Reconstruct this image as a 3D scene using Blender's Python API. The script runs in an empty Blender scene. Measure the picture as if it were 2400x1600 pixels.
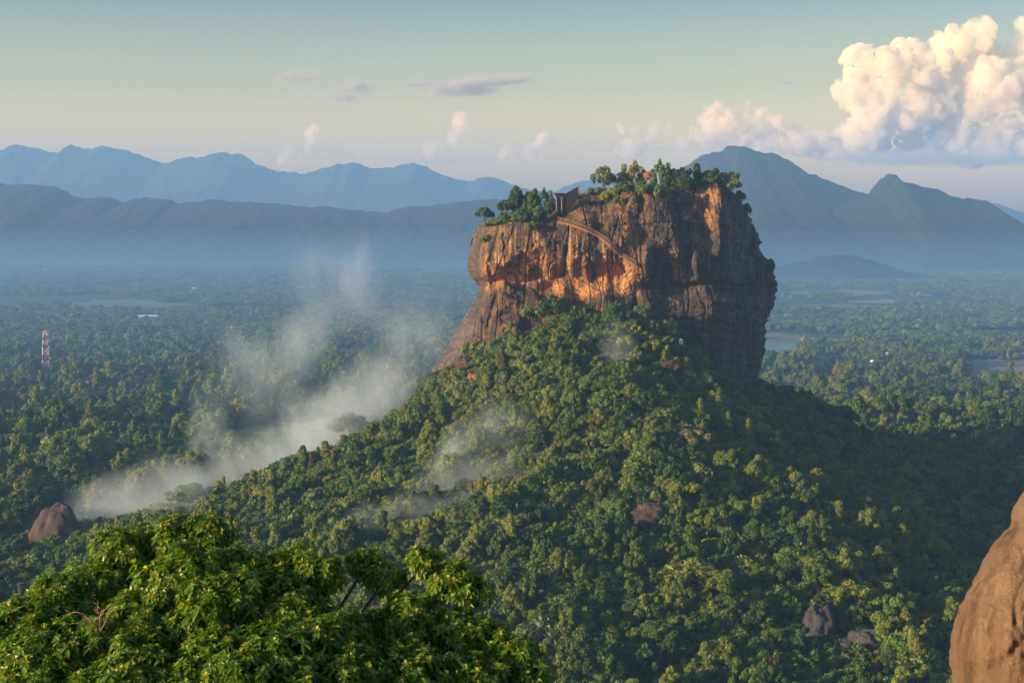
import bpy, math, random
import numpy as np
from mathutils import Vector
from mathutils.bvhtree import BVHTree
R = math.radians
S = bpy.context.scene
C = S.collection
rng = np.random.default_rng(7)
random.seed(7)

# ------------------------------------------------------------------ camera
HC = 190.0            # eye height above the plain
F = 3300.0            # focal length in pixels of a 2400 px wide frame
PITCH = math.atan(290 / F)
cam = bpy.data.cameras.new('camera'); cam.sensor_width = 36; cam.lens = 36 * F / 2400
cam.clip_start = 0.5; cam.clip_end = 80000
camo = bpy.data.objects.new('camera', cam); C.objects.link(camo)
camo.location = (0, 0, HC); camo.rotation_euler = (math.pi / 2 - PITCH, 0, 0)
S.camera = camo
cp, sp = math.cos(PITCH), math.sin(PITCH)

def at(px, py, Y):
    """photo pixel (2400 x 1600) at depth Y -> world point(s)"""
    px = np.asarray(px, float); py = np.asarray(py, float); Y = np.asarray(Y, float)
    u = (px - 1200) / F; v = (800 - py) / F
    dy = cp + v * sp; dz = -sp + v * cp
    return np.stack(np.broadcast_arrays(u / dy * Y, Y + 0 * u, HC + dz / dy * Y), -1)

def proj(P):
    P = np.asarray(P, float)
    x, y, z = P[..., 0], P[..., 1], P[..., 2] - HC
    f = y * cp - z * sp; up = y * sp + z * cp
    return 1200 + F * x / f, 800 - F * up / f

# ------------------------------------------------------------------ light, sky, exposure
SUN_EL, SUN_AZ = R(12.0), math.atan2(-0.925, -0.38)   # azimuth measured from +Y towards +X
sd = Vector((math.sin(SUN_AZ) * math.cos(SUN_EL), math.cos(SUN_AZ) * math.cos(SUN_EL), math.sin(SUN_EL)))
sl = bpy.data.lights.new('sun', 'SUN'); sl.energy = 5.0; sl.angle = R(0.5); sl.color = (1.0, 0.735, 0.44)
so = bpy.data.objects.new('sun', sl); C.objects.link(so)
so.rotation_euler = sd.to_track_quat('Z', 'Y').to_euler(); so.location = (-300, -200, 600)
W = bpy.data.worlds.new('World'); S.world = W; W.use_nodes = True
nt = W.node_tree; nt.nodes.clear()
wo = nt.nodes.new('ShaderNodeOutputWorld'); bg = nt.nodes.new('ShaderNodeBackground')
sky = nt.nodes.new('ShaderNodeTexSky'); sky.sky_type = 'NISHITA'; sky.sun_disc = False
sky.sun_elevation = SUN_EL; sky.sun_rotation = SUN_AZ; sky.altitude = 350
sky.air_density = 1.0; sky.dust_density = 3.0; sky.ozone_density = 1.5
bg.inputs[1].default_value = 0.066
tc = nt.nodes.new('ShaderNodeTexCoord'); sep = nt.nodes.new('ShaderNodeSeparateXYZ')
ramp = nt.nodes.new('ShaderNodeValToRGB'); mul = nt.nodes.new('ShaderNodeMix'); mul.data_type = 'RGBA'; mul.blend_type = 'MULTIPLY'
mul.inputs[0].default_value = 1.0
SKY_STOPS = [(0.0, (4.6, 2.4, 0.40)), (0.05, (4.05, 2.2, 0.42)), (0.09, (2.08, 1.36, 0.54)), (0.15, (0.86, 0.82, 0.64)), (0.26, (0.80, 0.88, 0.92)), (0.5, (0.95, 1.05, 1.15))]
el = ramp.color_ramp.elements
el[0].position, el[0].color = SKY_STOPS[0][0], (*SKY_STOPS[0][1], 1)
el[1].position, el[1].color = SKY_STOPS[-1][0], (*SKY_STOPS[-1][1], 1)
for p_, c_ in SKY_STOPS[1:-1]:
    e_ = el.new(p_); e_.color = (*c_, 1)
L = nt.links.new
L(tc.outputs['Generated'], sep.inputs[0]); L(sep.outputs[2], ramp.inputs[0])
L(sky.outputs[0], mul.inputs[6]); L(ramp.outputs[0], mul.inputs[7]); L(mul.outputs[2], bg.inputs[0]); L(bg.outputs[0], wo.inputs[0])
S.view_settings.view_transform = 'Standard'; S.view_settings.look = 'None'
S.view_settings.gamma = 1; S.view_settings.use_curve_mapping = False
S.view_settings.exposure = 1.5
S.render.engine = 'CYCLES'
cy = S.cycles
cy.use_denoising = True
cy.max_bounces = 6; cy.diffuse_bounces = 2; cy.glossy_bounces = 1; cy.transmission_bounces = 2
cy.transparent_max_bounces = 40; cy.volume_bounces = 5; cy.volume_max_steps = 256
cy.use_adaptive_sampling = True; cy.adaptive_threshold = 0.02
HAZE_DENS, HAZE_COL = 0.000095, (0.21, 0.46, 0.93)

# ------------------------------------------------------------------ helpers
def sm(a, b, x):
    t = np.clip((x - a) / (b - a), 0, 1); return t * t * (3 - 2 * t)

_G = np.array([[1,1,0],[-1,1,0],[1,-1,0],[-1,-1,0],[1,0,1],[-1,0,1],[1,0,-1],[-1,0,-1],[0,1,1],[0,-1,1],[0,1,-1],[0,-1,-1],[1,1,0],[-1,1,0],[0,-1,1],[0,-1,-1]], float)
def perlin(P, seed=0):
    P = np.asarray(P, float).reshape(-1, 3)
    I = np.floor(P).astype(np.int64); f = P - I
    w = f * f * f * (f * (f * 6 - 15) + 10)
    out = 0
    for dx in (0, 1):
        for dy in (0, 1):
            for dz in (0, 1):
                h = ((I[:, 0] + dx) * 374761393 + (I[:, 1] + dy) * 668265263 + (I[:, 2] + dz) * 1274126177 + seed * 974634777) & 0xffffffff
                h = ((h ^ (h >> 13)) * 1274126177) & 0xffffffff
                g = _G[(h ^ (h >> 16)) & 15]
                d = g[:, 0] * (f[:, 0] - dx) + g[:, 1] * (f[:, 1] - dy) + g[:, 2] * (f[:, 2] - dz)
                out = out + d * (w[:, 0] if dx else 1 - w[:, 0]) * (w[:, 1] if dy else 1 - w[:, 1]) * (w[:, 2] if dz else 1 - w[:, 2])
    return out

def fbm(P, octaves=4, seed=0, gain=0.5, ridged=False):
    P = np.asarray(P, float).reshape(-1, 3); s = 0; a = 1.0
    for o in range(octaves):
        n = perlin(P * 2.03 ** o + 17.3 * o, seed + o)
        s = s + a * (np.abs(n) if ridged else n); a *= gain
    return s

def mesh(name, V, quads=None, tris=None, smooth=False, attrs=None):
    V = np.asarray(V, np.float32).reshape(-1, 3)
    q = np.zeros((0, 4), np.int32) if quads is None else np.asarray(quads, np.int32).reshape(-1, 4)
    t = np.zeros((0, 3), np.int32) if tris is None else np.asarray(tris, np.int32).reshape(-1, 3)
    me = bpy.data.meshes.new(name)
    me.vertices.add(len(V)); me.vertices.foreach_set('co', V.ravel())
    me.loops.add(q.size + t.size); me.polygons.add(len(q) + len(t))
    me.loops.foreach_set('vertex_index', np.concatenate([q.ravel(), t.ravel()]))
    me.polygons.foreach_set('loop_start', np.concatenate([np.arange(len(q)) * 4, q.size + np.arange(len(t)) * 3]).astype(np.int32))
    me.polygons.foreach_set('use_smooth', np.full(len(q) + len(t), smooth))
    for k, a in (attrs or {}).items():
        at_ = me.attributes.new(k, 'FLOAT', 'POINT'); at_.data.foreach_set('value', np.asarray(a, np.float32))
    me.update(calc_edges=True); me.validate()
    return me

class MB:
    """collects boxes, tubes and lumps; link() makes ONE mesh object"""
    def __init__(s): s.V, s.Q, s.T, s.n = [], [], [], 0
    def add(s, V, q=(), t=()):
        V = np.asarray(V, float)
        s.V.append(V)
        if len(q): s.Q.append(np.asarray(q) + s.n)
        if len(t): s.T.append(np.asarray(t) + s.n)
        s.n += len(V); return s
    def box(s, c, d, rz=0):
        k = np.array([[x, y, z] for x in (-.5, .5) for y in (-.5, .5) for z in (-.5, .5)]) * d
        ca, sa = math.cos(rz), math.sin(rz)
        k = np.stack([k[:, 0] * ca - k[:, 1] * sa, k[:, 0] * sa + k[:, 1] * ca, k[:, 2]], 1) + c
        return s.add(k, [(0, 1, 3, 2), (4, 6, 7, 5), (0, 4, 5, 1), (2, 3, 7, 6), (0, 2, 6, 4), (1, 5, 7, 3)])
    def tube(s, pts, rad, n=6):
        pts = np.asarray(pts, float); rad = np.broadcast_to(rad, len(pts))
        rings = []
        for i in range(len(pts)):
            d = pts[min(i + 1, len(pts) - 1)] - pts[max(i - 1, 0)]; d = d / (np.linalg.norm(d) + 1e-9)
            a = np.cross(d, (0, 0, 1.0) if abs(d[2]) < .9 else (1.0, 0, 0)); a /= np.linalg.norm(a); b = np.cross(d, a)
            th = np.arange(n) / n * 2 * math.pi
            rings.append(pts[i] + rad[i] * (np.cos(th)[:, None] * a + np.sin(th)[:, None] * b))
        V = np.concatenate(rings + [pts[:1], pts[-1:]]); q = []; t = []
        m = len(pts)
        for i in range(m - 1):
            for j in range(n):
                k = (j + 1) % n; q.append((i * n + j, i * n + k, (i + 1) * n + k, (i + 1) * n + j))
        for j in range(n):
            k = (j + 1) % n; t.append((m * n, k, j)); t.append((m * n + 1, (m - 1) * n + j, (m - 1) * n + k))
        return s.add(V, q, t)
    def mesh(s, name, smooth=False, attrs=None):
        return mesh(name, np.concatenate(s.V), np.concatenate(s.Q) if s.Q else None, np.concatenate(s.T) if s.T else None, smooth, attrs)

def tag(o, label=None, cat=None, group=None, kind=None):
    if label: o['label'] = label
    if cat: o['category'] = cat
    if group: o['group'] = group
    if kind: o['kind'] = kind
    return o
def link(name, me, mat=None, parent=None, loc=None):
    o = bpy.data.objects.new(name, me); C.objects.link(o)
    if mat is not None and not me.materials: me.materials.append(mat)
    if parent: o.parent = parent
    if loc is not None: o.location = loc
    return o
def empty(name, loc, rz=0, scale=1):
    o = bpy.data.objects.new(name, None); C.objects.link(o); o.location = loc; o.rotation_euler = (0, 0, rz)
    o.scale = (scale,) * 3 if np.isscalar(scale) else scale
    return o

def mat(name):
    m = bpy.data.materials.new(name); m.use_nodes = True
    n = m.node_tree.nodes; n.clear(); out = n.new('ShaderNodeOutputMaterial')
    return m, m.node_tree, out
class N:
    """small node-graph writer"""
    def __init__(s, tree): s.t = tree
    def new(s, typ, **kw):
        n = s.t.nodes.new('ShaderNode' + typ)
        for k, v in kw.items(): setattr(n, k, v)
        return n
    def set(s, sock, v):
        if hasattr(v, 'is_linked'): s.t.links.new(v, sock)
        elif isinstance(v, (tuple, list)) and len(v) == 3 and sock.type == 'RGBA': sock.default_value = (*v, 1)
        else: sock.default_value = v
    def math(s, op, a, b=0.0, c=None, clamp=False):
        n = s.new('Math', operation=op); n.use_clamp = clamp
        s.set(n.inputs[0], a); s.set(n.inputs[1], b)
        if c is not None: s.set(n.inputs[2], c)
        return n.outputs[0]
    def mix(s, f, a, b, blend='MIX'):
        n = s.new('Mix', data_type='RGBA', blend_type=blend); n.clamp_factor = True
        s.set(n.inputs[0], f); s.set(n.inputs[6], a); s.set(n.inputs[7], b); return n.outputs[2]
    def noise(s, vec, scale, detail=4, rough=0.55, dist=0.0):
        n = s.new('TexNoise'); s.set(n.inputs['Vector'], vec); n.inputs['Scale'].default_value = scale
        n.inputs['Detail'].default_value = detail; n.inputs['Roughness'].default_value = rough; n.inputs['Distortion'].default_value = dist
        return n.outputs[0]
    def scalev(s, vec, v):
        n = s.new('VectorMath', operation='MULTIPLY'); s.set(n.inputs[0], vec); n.inputs[1].default_value = v; return n.outputs[0]
    def rng(s, x, a, b, c=0.0, d=1.0):
        n = s.new('MapRange'); s.set(n.inputs[0], x); n.inputs[1].default_value = a; n.inputs[2].default_value = b
        n.inputs[3].default_value = c; n.inputs[4].default_value = d; return n.outputs[0]
    def attr(s, name, typ='GEOMETRY'):
        n = s.new('Attribute'); n.attribute_name = name; n.attribute_type = typ; return n.outputs['Fac']
    def obj(s): return s.new('TexCoord').outputs['Object']
    def pos(s): return s.new('NewGeometry').outputs['Position']
    def bump(s, h, strength, dist):
        n = s.new('Bump'); n.inputs['Strength'].default_value = strength; n.inputs['Distance'].default_value = dist
        s.set(n.inputs['Height'], h); return n.outputs[0]
    def bsdf(s, out, col, rough=0.8, normal=None, metal=0.0, spec=0.3):
        n = s.new('BsdfPrincipled'); s.set(n.inputs['Base Color'], col); s.set(n.inputs['Roughness'], rough)
        n.inputs['Metallic'].default_value = metal; n.inputs['Specular IOR Level'].default_value = spec
        if normal is not None: s.set(n.inputs['Normal'], normal)
        s.t.links.new(n.outputs[0], out.inputs[0]); return n

def plain_mat(name, col, rough=0.7, metal=0.0, var=0.25, scale=1.0):
    m, t, out = mat(name); g = N(t)
    f = g.noise(g.obj(), scale, 4)
    c = g.mix(f, tuple(x * (1 - var) for x in col), tuple(min(1, x * (1 + var)) for x in col))
    g.bsdf(out, c, rough, metal=metal); return m

def foliage_mat(name, col, hue=0.0, var=0.45, trans=0.3):
    m, t, out = mat(name); g = N(t)
    rnd = g.new('ObjectInfo').outputs['Random']; leaf = g.attr('leafvar')
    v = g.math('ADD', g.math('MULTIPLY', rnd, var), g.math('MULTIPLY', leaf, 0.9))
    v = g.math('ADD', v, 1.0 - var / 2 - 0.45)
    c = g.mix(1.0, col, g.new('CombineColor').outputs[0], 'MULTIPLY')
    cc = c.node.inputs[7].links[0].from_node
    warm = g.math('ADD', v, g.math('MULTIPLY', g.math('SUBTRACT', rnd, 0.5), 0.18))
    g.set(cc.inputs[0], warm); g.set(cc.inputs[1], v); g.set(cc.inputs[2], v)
    d = g.new('BsdfPrincipled'); g.set(d.inputs['Base Color'], c); d.inputs['Roughness'].default_value = 0.55
    d.inputs['Specular IOR Level'].default_value = 0.25
    tr = g.new('BsdfTranslucent'); g.set(tr.inputs[0], g.mix(1.0, c, (1.0, 1.15, 0.5), 'MULTIPLY'))
    mx = g.new('MixShader'); mx.inputs[0].default_value = trans
    t.links.new(d.outputs[0], mx.inputs[1]); t.links.new(tr.outputs[0], mx.inputs[2]); t.links.new(mx.outputs[0], out.inputs[0])
    return m

# ------------------------------------------------------------------ ground
PROF = {   # slope of the wooded mound round (55, 890): direction -> (distance, height)
    -180: [(0,105),(104,80),(132,53),(179,32),(243,7),(320,0)],
    -135: [(0,105),(60,114),(100,95),(150,68),(220,46),(300,26),(380,9),(450,0)],
    -90:  [(0,110),(50,121),(90,107),(200,75),(300,45),(390,19),(470,5),(540,0)],
    -45:  [(0,105),(60,105),(105,84),(150,66),(220,48),(300,32),(400,15),(500,0)],
    0:    [(0,105),(105,80),(146,60),(191,38),(272,21),(360,8),(450,0)],
    90:   [(0,105),(100,85),(200,40),(300,0)],
    180:  [(0,105),(104,80),(132,53),(179,32),(243,7),(320,0)]}
def ground_h(x, y):
    x = np.asarray(x, float); y = np.asarray(y, float)
    dx, dy = x - 55, y - 890
    r = np.hypot(dx, dy); a = np.degrees(np.arctan2(dy, dx))
    ks = sorted(PROF); H = np.stack([np.interp(r, *zip(*PROF[k])) for k in ks])
    i = np.clip(np.searchsorted(ks, a, side='right') - 1, 0, len(ks) - 2)
    k0 = np.array(ks)[i]; k1 = np.array(ks)[i + 1]; t = (a - k0) / (k1 - k0); t = t * t * (3 - 2 * t)
    sh = H.shape[1:]
    Hf = H.reshape(len(ks), -1); ii = i.ravel(); jj = np.arange(ii.size)
    h = (Hf[ii, jj] * (1 - t.ravel()) + Hf[ii + 1, jj] * t.ravel()).reshape(sh)
    P = np.stack([x.ravel() / 55, y.ravel() / 55, 0 * x.ravel()], 1)
    h = h + fbm(P, 3, 3).reshape(sh) * 9 * sm(0, 30, h)
    h = h + 15 * np.exp(-((x + 8) / 34) ** 2 - ((y - 846) / 30) ** 2)
    h = h + 17 * np.exp(-((x - 84) / 34) ** 2 - ((y - 828) / 28) ** 2)
    d = x - (112 + (800 - y) * .165); d = np.where(d > 0, d * d / (d + 18), 0)
    h = np.maximum(h - .31 * d * (1 - sm(770, 890, y)) * sm(300, 480, y), np.minimum(h, 0))
    # the neighbouring hill on which the camera stands
    rc = np.hypot(x * 0.6, y - 0.0)
    h2 = np.interp(rc, [0, 8, 26, 45, 90, 160, 300], [187, 185, 176, 150, 95, 45, 0])
    h2 = np.where(y < 2, np.maximum(h2, np.minimum(186, h2 + 0)), h2)
    return np.maximum(h, h2)
def axis(lo, hi, fine_lo, fine_hi, fine, far):
    a = list(np.arange(fine_lo, fine_hi, fine))
    s = fine
    while a[-1] < hi: s = min(s * 1.12, far); a.append(a[-1] + s)
    s = fine
    while a[0] > lo: s = min(s * 1.12, far); a.insert(0, a[0] - s)
    return np.array(a)
gx = axis(-11000, 11000, -420, 520, 7, 600); gy = axis(-600, 14800, -60, 1250, 7, 600)
X, Y = np.meshgrid(gx, gy); Z = ground_h(X, Y)
nx, ny = len(gx), len(gy)
idx = np.arange(nx * ny).reshape(ny, nx)
quads = np.stack([idx[:-1, :-1], idx[:-1, 1:], idx[1:, 1:], idx[1:, :-1]], -1).reshape(-1, 4)
m, t, out = mat('forest_floor'); g = N(t); p = g.pos()
c = g.mix(g.rng(g.noise(p, 0.02, 5), .35, .65), (0.014, 0.024, 0.009), (0.03, 0.042, 0.016))
c = g.mix(g.rng(g.noise(p, 0.0022, 4), .56, .66), c, (0.10, 0.10, 0.045))
g.bsdf(out, c, 0.95)
me = mesh('ground', np.stack([X, Y, Z], -1), quads, smooth=True)
tag(link('ground', me, m), kind='structure')

# ------------------------------------------------------------------ hills on the horizon
def hill_mat(name, a, b, scale):
    m, t, out = mat(name); g = N(t); p = g.pos()
    n = g.noise(p, scale, 6, 0.65)
    g.bsdf(out, g.mix(g.rng(n, .35, .65), a, b), 0.95, g.bump(g.noise(p, scale * 4, 4, .7), 0.6, 1 / scale * .25)); return m
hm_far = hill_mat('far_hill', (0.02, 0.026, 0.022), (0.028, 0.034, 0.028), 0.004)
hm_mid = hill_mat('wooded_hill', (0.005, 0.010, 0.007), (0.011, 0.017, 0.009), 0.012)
K = 2400 / 2352
HS = 1.25
def ridge(name, pts, Yd, wf, wb, m, amp, seed, step=8, tex=60.0, src=K):
    Yd, wf, wb, amp = Yd * HS, wf * HS, wb * HS, amp * HS
    pts = np.array(pts, float) * src
    px = np.arange(pts[0, 0], pts[-1, 0] + .1, step)
    # smooth interpolation of the skyline
    py = np.interp(px, pts[:, 0], pts[:, 1])
    k = np.array([1, 2, 1.]) / 4
    pe = np.pad(py, 1, mode='edge'); py = .5 * py + .5 * np.convolve(pe, k, 'valid')
    top = at(px, py, Yd); nv = 44
    v = np.concatenate([np.linspace(-1, 0, 30), np.linspace(0, 1, 15)[1:]])
    U, Vv = np.meshgrid(np.arange(len(px)), v)
    y = Yd + np.where(Vv < 0, Vv * wf, Vv * wb)
    fall = 1 - np.abs(Vv) ** 1.15
    x = top[U, 0]; z = np.maximum(top[U, 2], 1) * fall
    P = np.stack([x.ravel(), y.ravel(), 0 * x.ravel()], 1)
    rg = (fbm(P / (amp * 9), 5, seed, .55, True).reshape(x.shape) - .35) * amp * .32
    sp_ = fbm(P / tex, 3, seed + 9).reshape(x.shape) * amp * .15
    z = z + rg * np.minimum(fall, 1) * np.clip(np.abs(Vv) * 4, 0, 1) + sp_ * (fall > 0.02)
    z = np.where(fall < .005, -2, z)
    n1, n2 = len(v), len(px)
    ix = np.arange(n1 * n2).reshape(n1, n2)
    q = np.stack([ix[:-1, :-1], ix[:-1, 1:], ix[1:, 1:], ix[1:, :-1]], -1).reshape(-1, 4)
    o = link(name, mesh(name, np.stack([x, y, z], -1), q, smooth=True), m)
    return tag(o, kind='structure')
far_sky = [(-300,360),(-180,345),(-60,355),(0,345),(35,332),(75,338),(110,348),(132,352),(150,338),(165,333),(190,341),(215,340),(240,335),(262,341),(285,344),(330,360),(375,376),(410,366),(432,360),(445,363),(470,359),(490,352),(512,350),(535,356),(552,354),(565,360),(590,377),(640,394),(700,399),(722,394),(740,386),(758,383),(775,375),(790,378),(812,371),(830,378),(850,385),(880,386),(900,385),(925,379),(955,376),(980,384),(1000,395),(1030,406),(1050,413),(1075,419),(1095,411),(1115,406),(1135,407),(1155,415),(1180,426),(1215,436),(1270,441),(1300,428),(1330,416),(1365,411),(1400,399),(1440,396),(1500,420),(1600,450),(1800,470),(2050,465),(2230,464),(2290,468),(2330,485),(2400,500),(2560,480),(2700,500)]
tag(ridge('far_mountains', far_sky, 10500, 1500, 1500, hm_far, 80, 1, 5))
tag(ridge('mountain', [(1330,520),(1440,470),(1520,420),(1560,390),(1592,370),(1612,357),(1632,351),(1660,347),(1668,337),(1690,333),(1715,336),(1735,347),(1750,349),(1778,352),(1800,362),(1850,395),(1900,413),(1950,434),(2000,449),(2060,455),(2150,475),(2250,500),(2400,540),(2600,560)], 5700, 1100, 1100, hm_mid, 60, 12, 4))
tag(ridge('knob_hill', [(1900,480),(1960,462),(2004,446),(2009,433),(2014,424),(2022,410),(2030,411),(2036,402),(2045,398),(2055,401),(2063,410),(2072,417),(2100,424),(2150,435),(2180,448),(2210,457),(2238,457),(2258,458),(2275,470),(2300,492),(2330,512),(2360,530),(2450,545),(2600,560)], 5150, 800, 700, hm_mid, 45, 23, 3))
tag(ridge('hills', [(-300,440),(-150,412),(-60,425),(0,421),(35,424),(75,423),(105,427),(130,429),(150,438),(168,450),(185,454),(205,457),(225,453),(245,452),(265,458),(282,465),(310,457),(335,454),(370,458),(392,459),(410,466),(440,463),(500,459),(560,464),(620,467),(660,470),(700,475),(740,474),(790,479),(840,485),(890,489),(915,480),(945,473),(985,475),(1010,470),(1055,463),(1090,459),(1180,458),(1260,470),(1380,500),(1480,540)], 5700, 900, 800, hm_mid, 45, 31, 4))
tag(ridge('low_hills', [(-260,520),(-60,515),(90,512),(180,498),(270,495),(330,505),(420,512),(480,503),(560,500),(610,512),(660,526),(740,532),(820,530),(900,538),(980,560)], 5400, 700, 500, hm_mid, 28, 41, 5))
tag(ridge('ridge_behind_rock', [(860,566),(985,560),(1030,548),(1065,533),(1090,524),(1120,515),(1180,505),(1300,510),(1420,530),(1520,560)], 5000, 600, 500, hm_mid, 25, 51, 5))
tag(ridge('foothills', [(1500,520),(1620,505),(1740,497),(1800,493),(1850,499),(1900,518),(1950,540),(2010,565),(2090,590)], 5100, 700, 500, hm_mid, 30, 61, 5))
tag(ridge('near_hill', [(1700,640),(1760,618),(1810,608),(1850,600),(1880,590),(1925,585),(1965,588),(2000,598),(2030,606),(2050,618),(2080,632),(2130,650),(2200,664)], 3700, 350, 350, hm_mid, 22, 71, 3, 30))
tag(ridge('eastern_hill', [(1960,640),(2050,600),(2100,582),(2150,572),(2200,566),(2240,572),(2300,580),(2360,592),(2450,590),(2600,610)], 4400, 500, 400, hm_mid, 26, 81, 4, 40))

# ------------------------------------------------------------------ the great rock
RY = 900.0
Ltab = [(420,1618),(426,1592),(433,1560),(438,1480),(442,1398),(455,1358),(470,1332),(491,1303),(500,1272),(513,1205),(520,1152),(530,1120),(546,1109),(579,1102),(611,1096),(633,1097),(652,1106),(664,1117),(679,1128),(690,1121),(707,1110),(725,1099),(743,1088),(761,1077),(780,1069),(802,1055),(824,1040),(845,1027),(862,1018),(920,995),(1000,960)]
Rtab = [(420,1684),(429,1694),(451,1716),(467,1733),(487,1745),(513,1758),(535,1771),(560,1780),(579,1779),(590,1785),(600,1793),(608,1800),(626,1811),(648,1817),(677,1820),(703,1817),(725,1808),(743,1799),(765,1794),(798,1795),(835,1791),(860,1782),(900,1768),(1000,1740)]
pyd = np.arange(420, 990, .25)
Ld = np.interp(pyd, *zip(*Ltab)); Rd = np.interp(pyd, *zip(*Rtab))
def gsmooth(a, w):
    k = np.exp(-0.5 * (np.arange(-3 * w, 3 * w + 1) / w) ** 2); k /= k.sum()
    return np.convolve(np.pad(a, 3 * w, mode='edge'), k, 'valid')
Ld, Rd = gsmooth(Ld, 8), gsmooth(Rd, 8)
arc = np.concatenate([[0], np.cumsum(np.maximum(np.maximum(np.abs(np.diff(Ld)), np.abs(np.diff(Rd))), np.abs(np.diff(pyd))))])
NR = 460
rows = np.interp(np.linspace(0, arc[-1], NR), arc, pyd)
rl, rr = np.interp(rows, pyd, Ld), np.interp(rows, pyd, Rd)
NF, NB = 620, 90
sF = np.linspace(-1, 1, NF); thB = np.linspace(0, math.pi, NB + 2)[1:-1]
NEXP = 2.35
def G(px, py, x, y, wx, wy): return np.exp(-((px - x) / wx) ** 2 - ((py - y) / wy) ** 2)
lipx = [1090,1128,1150,1168,1200,1225,1256,1290,1330,1400,1457,1486,1540,1620,1700,1780,1830]
lipy = [640,650,650,640,612,598,602,608,617,622,628,640,655,660,664,672,690]
botx = [1090,1128,1160,1183,1210,1234,1278,1322,1347,1375,1420,1475,1540,1620,1700,1780,1830]
boty = [668,678,668,656,664,674,681,681,698,690,682,682,688,690,696,705,715]
def front(px, py):
    """relief of the face turned to the camera, metres towards the viewer"""
    lip = np.interp(px, lipx, lipy); bot = np.interp(px, botx, boty)
    A = np.interp(px, [1090, 1150, 1250, 1440, 1490, 1560, 1800], [12, 14, 14, 11, 5, 4, 3])
    t = (py - lip) / (bot - lip)
    f = -A * sm(-.25, .5, t) * (1 - sm(.8, 1.35, t))
    f += 5 * np.exp(-((py - lip + 38) / 45) ** 2) * (1 - sm(1500, 1560, px))
    f += np.where(py > bot, np.minimum((py - bot) / 8, 24), 0) * (1 - sm(1330, 1500, px)) * .9
    f += 5 * sm(1490, 1530, px) * sm(0, 14, py - bot)
    f += np.interp(py, [420, 450, 520, 620], [-16, -9, -2, 2])
    # clefts
    w = lambda a, b, e=14: sm(a - e, a + e, py) * (1 - sm(b - e, b + e, py))
    f -= 7 * np.exp(-((px - 1612 - (py - 560) * .05) / 11) ** 2) * w(520, 650)
    f -= 4 * np.exp(-((px - 1560) / 12) ** 2) * w(600, 655)
    f -= 5 * np.exp(-((px - (1575 + (py - 440) * .22)) / 10) ** 2) * w(445, 560)
    f -= 6 * np.exp(-((px - (1329 - (py - 575) * .1)) / (4 + np.clip((py - 570) * .12, 0, 9))) ** 2) * w(575, 650, 6)
    f -= 4 * np.exp(-((px - 1357) / 9) ** 2) * w(610, 650, 8)
    f -= 3 * np.exp(-((px - 1388) / 7) ** 2) * w(640, 662, 6)
    f -= 3.5 * np.exp(-((px - (1150 - (py - 740) * .25)) / 5) ** 2) * w(690, 775)
    f -= 3 * np.exp(-((px - 1181 - np.sin(py / 6) * 2) / 3) ** 2) * w(545, 592, 6)
    f -= 2.5 * np.exp(-((py - (552 + (px - 1200) * .03)) / 3) ** 2) * sm(1150, 1180, px) * (1 - sm(1240, 1270, px))
    f -= 5 * np.exp(-((px - 1505) / 8) ** 2) * w(460, 500, 8)
    # blocks and noses
    f += 5 * G(px, py, 1486, 475, 22, 26); f += 4 * G(px, py, 1530, 560, 40, 60); f += 6 * G(px, py, 1478, 660, 20, 20)
    f += 7 * G(px, py, 1685, 490, 18, 70); f -= 4 * G(px, py, 1640, 520, 26, 40)
    f += 5 * G(px, py, 1720, 640, 60, 40); f += 3 * G(px, py, 1130, 600, 30, 30); f += 4 * G(px, py, 1360, 505, 40, 25)
    f -= 6 * np.exp(-((py - (668 + 4 * np.sin(px / 30))) / 5) ** 2) * sm(1495, 1520, px) * (1 - sm(1740, 1780, px))
    f -= 4 * G(px, py, 1490, 715, 6, 40)
    # niche band and strata of the right flank
    f -= 2.2 * np.clip(np.sin(px / 5.2), 0, 1) * w(600, 640, 6) * sm(1625, 1640, px) * (1 - sm(1700, 1712, px))
    Pk = np.stack([px.ravel() / 24 + .3 * np.sin(py.ravel() / 30), py.ravel() / 130, 0 * px.ravel() + 1.5], 1)
    f -= 2.0 * (1 - sm(0, .06, np.abs(perlin(Pk, 71)).reshape(px.shape)))
    Pk = np.stack([px.ravel() / 110, py.ravel() / 20 - px.ravel() * .004, 0 * px.ravel() + 5.5], 1)
    f -= 1.8 * (1 - sm(0, .05, np.abs(perlin(Pk, 72)).reshape(px.shape)))
    return f
def weather(px, py, k=1.0):
    P = np.stack([px.ravel() / 26, py.ravel() / 150, 0 * px.ravel()], 1)
    n1 = fbm(P, 3, 5).reshape(px.shape)
    P2 = np.stack([px.ravel() / 9, py.ravel() / 70, 3 + 0 * px.ravel()], 1)
    n2 = fbm(P2, 3, 8).reshape(px.shape)
    P3 = np.stack([px.ravel() / 55, py.ravel() / 40, 7 + 0 * px.ravel()], 1)
    n3 = fbm(P3, 4, 11).reshape(px.shape)
    P4 = np.stack([px.ravel() / 130, (py.ravel() - px.ravel() * .16) / 11, 0 * px.ravel()], 1)
    n4 = fbm(P4, 3, 14).reshape(px.shape)
    P5 = np.stack([px.ravel() / 7, py.ravel() / 9, 0 * px.ravel()], 1)
    n5 = fbm(P5, 3, 19, .55, True).reshape(px.shape)
    low = sm(660, 720, py) * sm(1520, 1620, px)
    P6 = np.stack([px.ravel() / 95, py.ravel() / 130, 9 + 0 * px.ravel()], 1)
    n6 = fbm(P6, 2, 23).reshape(px.shape)
    return k * (0.9 * n1 * (1 - .6 * low) + .35 * n2 * (1 - .5 * low) + 3.0 * n3 + 2.2 * n4 * (.15 + low) - .8 * (n5 - .3) + 10 * n6)
VX = []; PXs = []; PYs = []
a_all = (rr - rl) / 2
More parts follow.
